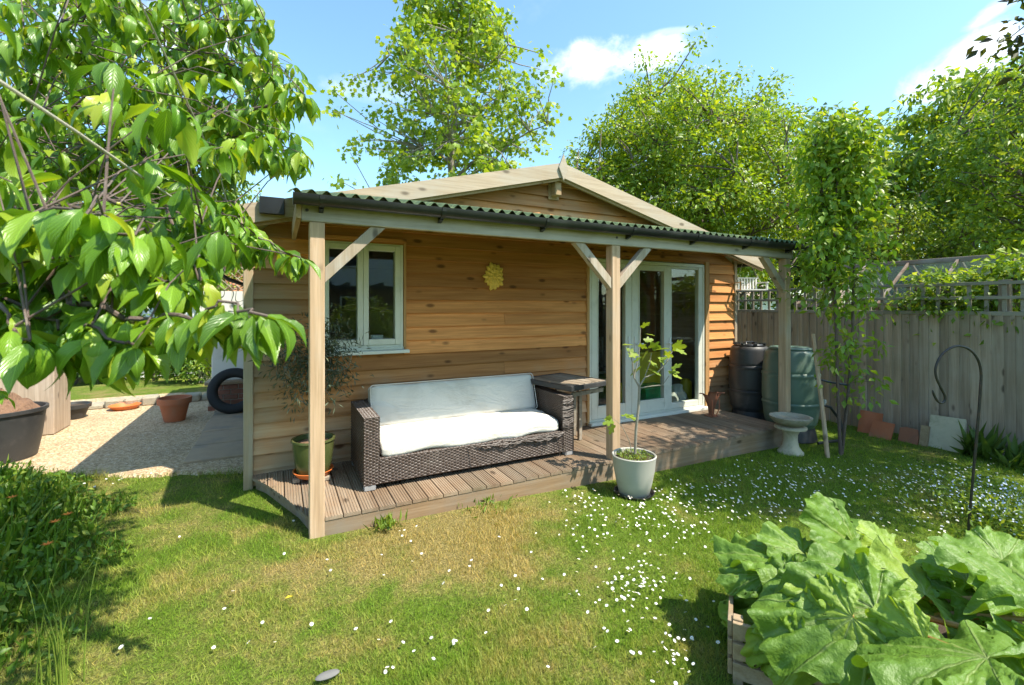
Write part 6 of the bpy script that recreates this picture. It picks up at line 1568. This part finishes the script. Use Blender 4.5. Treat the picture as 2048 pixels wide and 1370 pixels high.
for (px_, py2, sx_, sy_, k) in ((1168, 1062, 24, 26, 26), (1235, 1035, 50, 30, 34), (1300, 1048, 38, 20, 40), (1345, 1003, 55, 16, 46), (1265, 1182, 36, 26, 60), (1205, 1105, 60, 40, 20), (1155, 1012, 30, 12, 16), (1240, 1000, 60, 18, 26),
                                (1330, 1130, 60, 40, 34), (1420, 1010, 70, 24, 60), (1450, 978, 60, 12, 30), (1540, 955, 70, 12, 60), (1640, 948, 70, 10, 60), (1740, 965, 70, 18, 70), (1830, 955, 60, 18, 70), (1905, 945, 50, 14, 45), (1560, 985, 60, 12, 40),
                                (1700, 1010, 110, 20, 70), (1830, 1020, 70, 22, 70), (1920, 1000, 60, 30, 50), (1780, 1060, 70, 20, 30), (1340, 1335, 40, 26, 22), (1290, 1290, 60, 40, 16), (1380, 1270, 40, 40, 16), (1500, 1030, 50, 16, 30), (1380, 1060, 40, 20, 24),
                                (810, 1325, 26, 20, 5), (910, 1305, 8, 8, 4), (1000, 1230, 250, 110, 22), (700, 1290, 120, 60, 8), (820, 1075, 14, 14, 5), (1100, 1120, 160, 80, 16), (220, 965, 50, 8, 10), (400, 1200, 120, 120, 7), (1200, 935, 60, 8, 8), (600, 1090, 40, 30, 6)):
    for _ in range(k):
        a = px_ + rng.normal() * sx_; b2 = py2 + rng.normal() * sy_
        if b2 < 880: continue
        p = pz(a, b2, gz(3.0)); p = pz(a, b2, gz(p[0]))
        if free_of(np.array([p[0]]), np.array([p[1]]))[0]: spots.append((p[0], p[1]))
spots.sort(key=lambda q: math.hypot(q[0], q[1]))
print('daisies', len(spots))
rest = []
for i, (x, y) in enumerate(spots):
    z = float(lawn_z(x, y)) + rng.uniform(0.025, 0.05); s = rng.uniform(0.0072, 0.0108); ex, ey = rng.normal() * 0.25 + 0.25, rng.normal() * 0.25 + 0.12
    if i < 300:
        o = link('daisy', me_d); o.location = (x, y, z); o.scale = (s, s, s); o.rotation_euler = (ex, ey, rng.random() * 6)
        tag(o, 'small white daisy flower standing in the lawn', 'daisy', 'daisies scattered over the lawn')
    else: rest.append((x, y, z, s, ex, ey))
rest = np.array(rest); k = len(rest)
nn_ = unit(np.stack([rest[:, 5], -rest[:, 4], np.ones(k)], 1)); dd_ = unit(np.cross(nn_, rng.normal(size=(k, 3))))
V, F = instances(DV, DF, rest[:, :3], dd_, nn_, rest[:, 3] * 1.05)
me = np_mesh('far_daisies', V, F, False, np.tile(dm, k)); me.materials.append(M['daisy_w']); me.materials.append(M['daisy_y'])
o = link('far_daisies', me); tag(o, 'drifts of white daisies farther back in the lawn', 'daisies', kind='stuff')

# rough weedy bed at the left edge
N = 15000
x = rng.uniform(-3.6, -0.75, N); y = rng.uniform(2.0, 6.3, N)
edge = np.interp(y, [2.0, 2.65, 3.0, 3.8, 4.7, 5.5, 5.9, 6.3], [-0.95, -0.98, -0.95, -1.0, -1.15, -1.6, -2.15, -2.6])
ok = (x < edge + 0.12 * np.sin(y * 7)) & (rng.random(N) < 0.9); x = x[ok]; y = y[ok]; n = len(x); din = np.clip(edge[ok] - x + 0.1, 0.05, 1.0)
ht = rng.random(n) ** 1.3 * 0.30 * np.clip(din * 1.6, 0.15, 1.0); pos = np.stack([x, y, ht], 1)
V, F = instances(OVAL_V, OVAL_F, pos, rng.normal(size=(n, 3)) * 0.8 + [0, 0, -0.1], rng.normal(size=(n, 3)) * 0.6 + [0.2, -0.3, 0.9], rng.uniform(0.02, 0.065, n))
k = 9000; i = rng.integers(0, n, k); d = rng.normal(size=(k, 3)) * 0.35 + [0, 0, 1]; pos = np.stack([x[i], y[i], np.zeros(k)], 1)
V2, F2 = instances(LANCE_V * [0.5, 1, 1], OVAL_F, pos, d, rng.normal(size=(k, 3)), rng.uniform(0.10, 0.34, k) * np.clip(din[i] * 1.5, 0.3, 1))
o = link('weeds', np_mesh('weeds', np.vstack([V, V2]), np.vstack([F, F2 + len(V)])), ML['weed']); tag(o, 'rough weedy bed of long grass and leaves along the left edge', 'weeds', kind='stuff')
M['flower_orange'] = m_plain('orange_flower', (0.75, 0.22, 0.03), 0.7, 0.2)
for q, (px_, py2, z_) in enumerate(((24, 996, 0.38), (110, 1045, 0.36), (95, 1090, 0.32), (135, 1030, 0.34))):
    p = pz(px_, py2, z_); mb = MB(); mb.tube([(p[0], p[1], 0.0), tuple(p)], 0.003, 5)
    o = thing('orange_flower', ('small orange flower nearest the frame edge in the weedy bed', 'upper orange flower of the pair in the weedy bed', 'lower orange flower of the pair in the weedy bed', 'orange flower closest to the lawn in the weedy bed')[q], 'flower', (p[0], p[1], 0.0))
    mb.build('stem', ML['weed'], o); mb = MB()
    for kk in range(7):
        a = 6.283 * kk / 7; mb.add([p, p + [0.012 * math.cos(a - 0.4), 0.012 * math.sin(a - 0.4), 0.008], p + [0.03 * math.cos(a), 0.03 * math.sin(a), 0.012], p + [0.012 * math.cos(a + 0.4), 0.012 * math.sin(a + 0.4), 0.008]], [[0, 1, 2, 3]])
    mb.build('petals', M['flower_orange'], o)
gs = thing('grass_clump', 'tall upright grass clump in the weedy corner nearest the camera', 'grass', pz(105, 1395, 0.0))
gl = np.array(gs.location)
for k in range(16):
    q0 = gl + np.array([rng.normal() * 0.03, rng.normal() * 0.03, 0.0]); hh = rng.uniform(0.3, 0.62); la = rng.uniform(0, 6.283); ln = rng.uniform(0.05, 0.28) * hh
    P = [q0 + np.array([math.cos(la) * ln * q ** 2.2, math.sin(la) * ln * q ** 2.2, hh * (q - 0.12 * q ** 4)]) for q in np.linspace(0, 1, 6)]
    MB().tube(P, [0.0032 * (1 - 0.85 * q) for q in np.linspace(0, 1, 6)], 5).build('blade', ML['bright'], gs)

# forget-me-nots by the hook
c = pz(2030, 1020, 0.05); N = 1900
pos = np.stack([c[0] + rng.normal(size=N) * 0.26, c[1] + rng.normal(size=N) * 0.24, rng.random(N) * 0.26 - 0.1], 1)
V, F = instances(OVAL_V * [0.7, 1, 1], OVAL_F, pos, rng.normal(size=(N, 3)) + [0, 0, 0.6], rng.normal(size=(N, 3)) + [0, -0.3, 0.7], rng.uniform(0.03, 0.06, N))
o = link('forget_me_not_leaves', np_mesh('forget_me_not_leaves', V, F), ML['bright']); tag(o, 'soft green leafy ground cover at the foot of the hook', 'ground cover', kind='stuff')
N = 800; pos = np.stack([c[0] + rng.normal(size=N) * 0.27, c[1] + rng.normal(size=N) * 0.25, 0.02 + rng.random(N) * 0.2], 1)
M['forget'] = m_plain('pale_blue_flower', (0.60, 0.66, 0.80), 0.7, 0.15)
V, F = instances(DV, DF, pos, rng.normal(size=(N, 3)), rng.normal(size=(N, 3)) * 0.5 + [-0.1, -0.4, 0.8], rng.uniform(0.005, 0.009, N))
o = link('forget_me_nots', np_mesh('forget_me_nots', V, F), M['forget']); tag(o, 'haze of pale blue forget-me-nots around the hook', 'flowers', kind='stuff')

# two small things lying on the lawn
p = pz(655, 1350, 0.02); mb = MB(); mb.sphere(p, 0.05, 14, 8, sc=(1.0, 0.45, 0.22)); o = mb.build('flat_stone', m_plain('slate', (0.15, 0.145, 0.14), 0.8, 0.3, 20, 0.5), loc=p); tag(o, 'flat grey stone lying on the lawn at the bottom edge', 'stone')
p = pz(570, 1197, 0.04); V, F = instances(OVAL_V, OVAL_F, np.array([p]), np.array([[1, 0.2, 0.05]]), np.array([[0, 0, 1.0]]), np.array([0.04]))
M['yellow'] = m_plain('yellow_plastic', (0.66, 0.50, 0.03), 0.45, 0.1); o = link('fallen_leaf', np_mesh('fallen_leaf', V, F), M['yellow']); tag(o, 'single yellow fallen leaf on the lawn', 'leaf')

# ------------------------------------------------------------------ inside the garden room, behind the glass
M['greenbox'] = m_plain('green_plastic_box', (0.02, 0.30, 0.10), 0.4, 0.1); M['sack'] = m_plain('pale_plastic_sack', (0.48, 0.46, 0.40), 0.45, 0.2, 6, 0.8, 0.03)
M['redcloth'] = m_plain('dark_cloth', (0.10, 0.05, 0.04), 0.9, 0.3)
o = thing('storage_box', 'green plastic storage box on the floor behind the middle door pane', 'box', (4.62, 5.02, 0.087))
MB().add([(4.66, 4.88, 0.087), (5.06, 4.88, 0.087), (5.06, 5.16, 0.087), (4.66, 5.16, 0.087), (4.62, 4.85, 0.40), (5.10, 4.85, 0.40), (5.10, 5.19, 0.40), (4.62, 5.19, 0.40)], BOXF).build('body', M['greenbox'], o)
MB().box(4.60, 5.12, 4.83, 5.21, 0.401, 0.43).build('lid', M['greenbox'], o, bevel=0.006)
o = thing('yellow_crate', 'big yellow plastic crate standing behind the green box', 'crate', (4.75, 5.4, 0.087))
MB().add([(4.90, 5.25, 0.087), (5.38, 5.25, 0.087), (5.38, 5.6, 0.087), (4.90, 5.6, 0.087), (4.84, 5.22, 0.86), (5.44, 5.22, 0.86), (5.44, 5.64, 0.86), (4.84, 5.64, 0.86)], BOXF).build('body', M['yellow'], o)
MB().box(4.82, 5.46, 5.20, 5.66, 0.861, 0.90).build('rim', M['yellow'], o, bevel=0.006)
o = thing('yellow_tub', 'narrow yellow tub behind the first door pane', 'tub', (4.3, 5.02, 0.087)); MB().lathe([(0.001, 0), (0.1, 0), (0.14, 0.38), (0.15, 0.4), (0.13, 0.39), (0.001, 0.36)], (4.30, 5.02, 0.087), 24).build('body', M['yellow'], o)
o = thing('plastic_sack', 'pale crumpled plastic sack slumped behind the fixed pane', 'sack', (5.3, 4.92, 0.087))
mb = MB(); mb.sphere((5.30, 4.92, 0.22), 0.17, 26, 14, sc=(1.0, 0.7, 1.1)); mb.v = [(a + 0.03 * math.sin(31 * c + 17 * b2), b2 + 0.02 * math.sin(41 * a), max(0.088, c + 0.03 * math.sin(23 * a + 19 * b2))) for a, b2, c in mb.v]; mb.build('body', M['sack'], o)
o = thing('yellow_watering_can', 'small yellow can beside the plastic sack', 'can', (5.75, 5.15, 0.087)); MB().lathe([(0.001, 0), (0.09, 0), (0.09, 0.3), (0.05, 0.36), (0.001, 0.36)], (5.75, 5.15, 0.087), 20).build('body', M['yellow'], o)
o = thing('garden_chair', 'dim wooden chair deep inside the garden room', 'chair', (4.9, 6.2, 0.087))
MB().box(4.65, 5.1, 6.0, 6.45, 0.48, 0.52).build('seat', M['table'], o); MB().box(4.65, 5.1, 6.43, 6.46, 0.6, 1.05).build('backrest', M['table'], o)
for a, b2 in ((4.66, 6.01), (5.06, 6.01), (4.66, 6.4), (5.06, 6.4)): MB().box(a, a + 0.035, b2, b2 + 0.035, 0.087, 0.479 if b2 < 6.2 else 1.05).build('leg', M['table'], o)
o = thing('storage_shelf', 'dark shelf unit along the rear wall of the garden room', 'shelf', (2.5, 9.0, 0.087))
for z in (0.3, 0.9, 1.5): MB().box(0.6, 4.2, 8.85, 9.2, z, z + 0.03).build('shelf', M['dark'], o)
for a in (0.6, 2.4, 4.17): MB().box(a, a + 0.03, 8.85, 9.2, 0.087, 1.9).build('upright', M['dark'], o)
o = thing('window_pot', 'small white square pot on the inside window ledge', 'pot', (0.88, 4.80, 1.2)); MB().add([(0.85, 4.80, 1.175), (0.95, 4.80, 1.175), (0.95, 4.9, 1.175), (0.85, 4.9, 1.175), (0.84, 4.79, 1.30), (0.96, 4.79, 1.30), (0.96, 4.91, 1.30), (0.84, 4.91, 1.30)], BOXF).build('body', M['white'], o)
MB().box(0.33, 1.12, 4.741, 4.93, 1.14, 1.172).build('inner_ledge', M['white'], house)

# ------------------------------------------------------------------ the owner's house across the garden (seen mirrored in the glass)
oh = thing('brick_house', 'white and brown brick house across the garden mirrored in the window', 'house', (2.5, -10.5, 0))
M['brownbrick'] = m_plain('brown_brick', (0.16, 0.095, 0.065), 0.9, 0.3, 18, 0.4)
MB().box(-4.5, 4.6, -15.5, -10.5, -0.3, 2.45).build('lower_wall', M['brownbrick'], oh)
MB().box(-4.5, 4.6, -15.52, -10.48, 2.451, 5.1).build('upper_wall', M['render'], oh)
mb = MB(); mb.prism([(-15.9, 5.05), (-10.1, 5.05), (-13.0, 7.0)], 'x', -4.8, 4.9); mb.build('roof', M['felt'], oh)
for (a, b2, z0, z1) in ((2.0, 3.1, 3.2, 4.4), (-2.2, -1.0, 3.2, 4.4), (0.6, 1.5, 0.0, 2.0), (2.2, 3.6, 0.9, 2.0), (-3.4, -1.6, 0.3, 2.1)):
    f_ = frame_mb(a, b2, z0, z1, -10.46, -10.42, 0.07, 0.07, 0.07, 0.07).build('window', M['white'], oh); MB().box(a + 0.05, b2 - 0.05, -10.45, -10.44, z0 + 0.05, z1 - 0.05).build('pane', M['black'], f_)
mb = MB()
for x in np.arange(-2.0, 4.0, 0.6): mb.box(x, x + 0.08, -10.3, -8.0, 2.35, 2.47)
mb.box(-2.1, 4.1, -8.1, -7.98, 2.22, 2.34); [mb.box(x, x + 0.1, -8.1, -8.0, -0.1, 2.219) for x in (-2.0, 1.0, 3.9)]
mb.build('pergola', M['black_dusty'], oh)
big = dome((-3.5, -6.5, 1.4), 1.6, 1.2, 1.5, 120, 0.6); V, F = leaf_cloud(big, 40, 0.3, 0.12)
b_ = np.array([-3.5, -6.5, -0.1]); plant('laurel_bush', 'round laurel bush across the garden mirrored in the glass', 'bush', b_, [b_, b_ + [0, 0, 1], b_ + [0, 0, 2]], 0.06, big, V, F, ML['dark'], M['bark'], 10)
big = dome((2.6, -6.0, 0.9), 1.2, 0.8, 1.0, 90, 0.6); V, F = leaf_cloud(big, 40, 0.25, 0.10)
b_ = np.array([2.6, -6.0, -0.15]); plant('rose_bush', 'leafy rose bush across the garden mirrored in the glass', 'bush', b_, [b_, b_ + [0, 0, 0.6], b_ + [0, 0, 1.3]], 0.03, big, V, F, ML['bright'], M['bark'], 10)
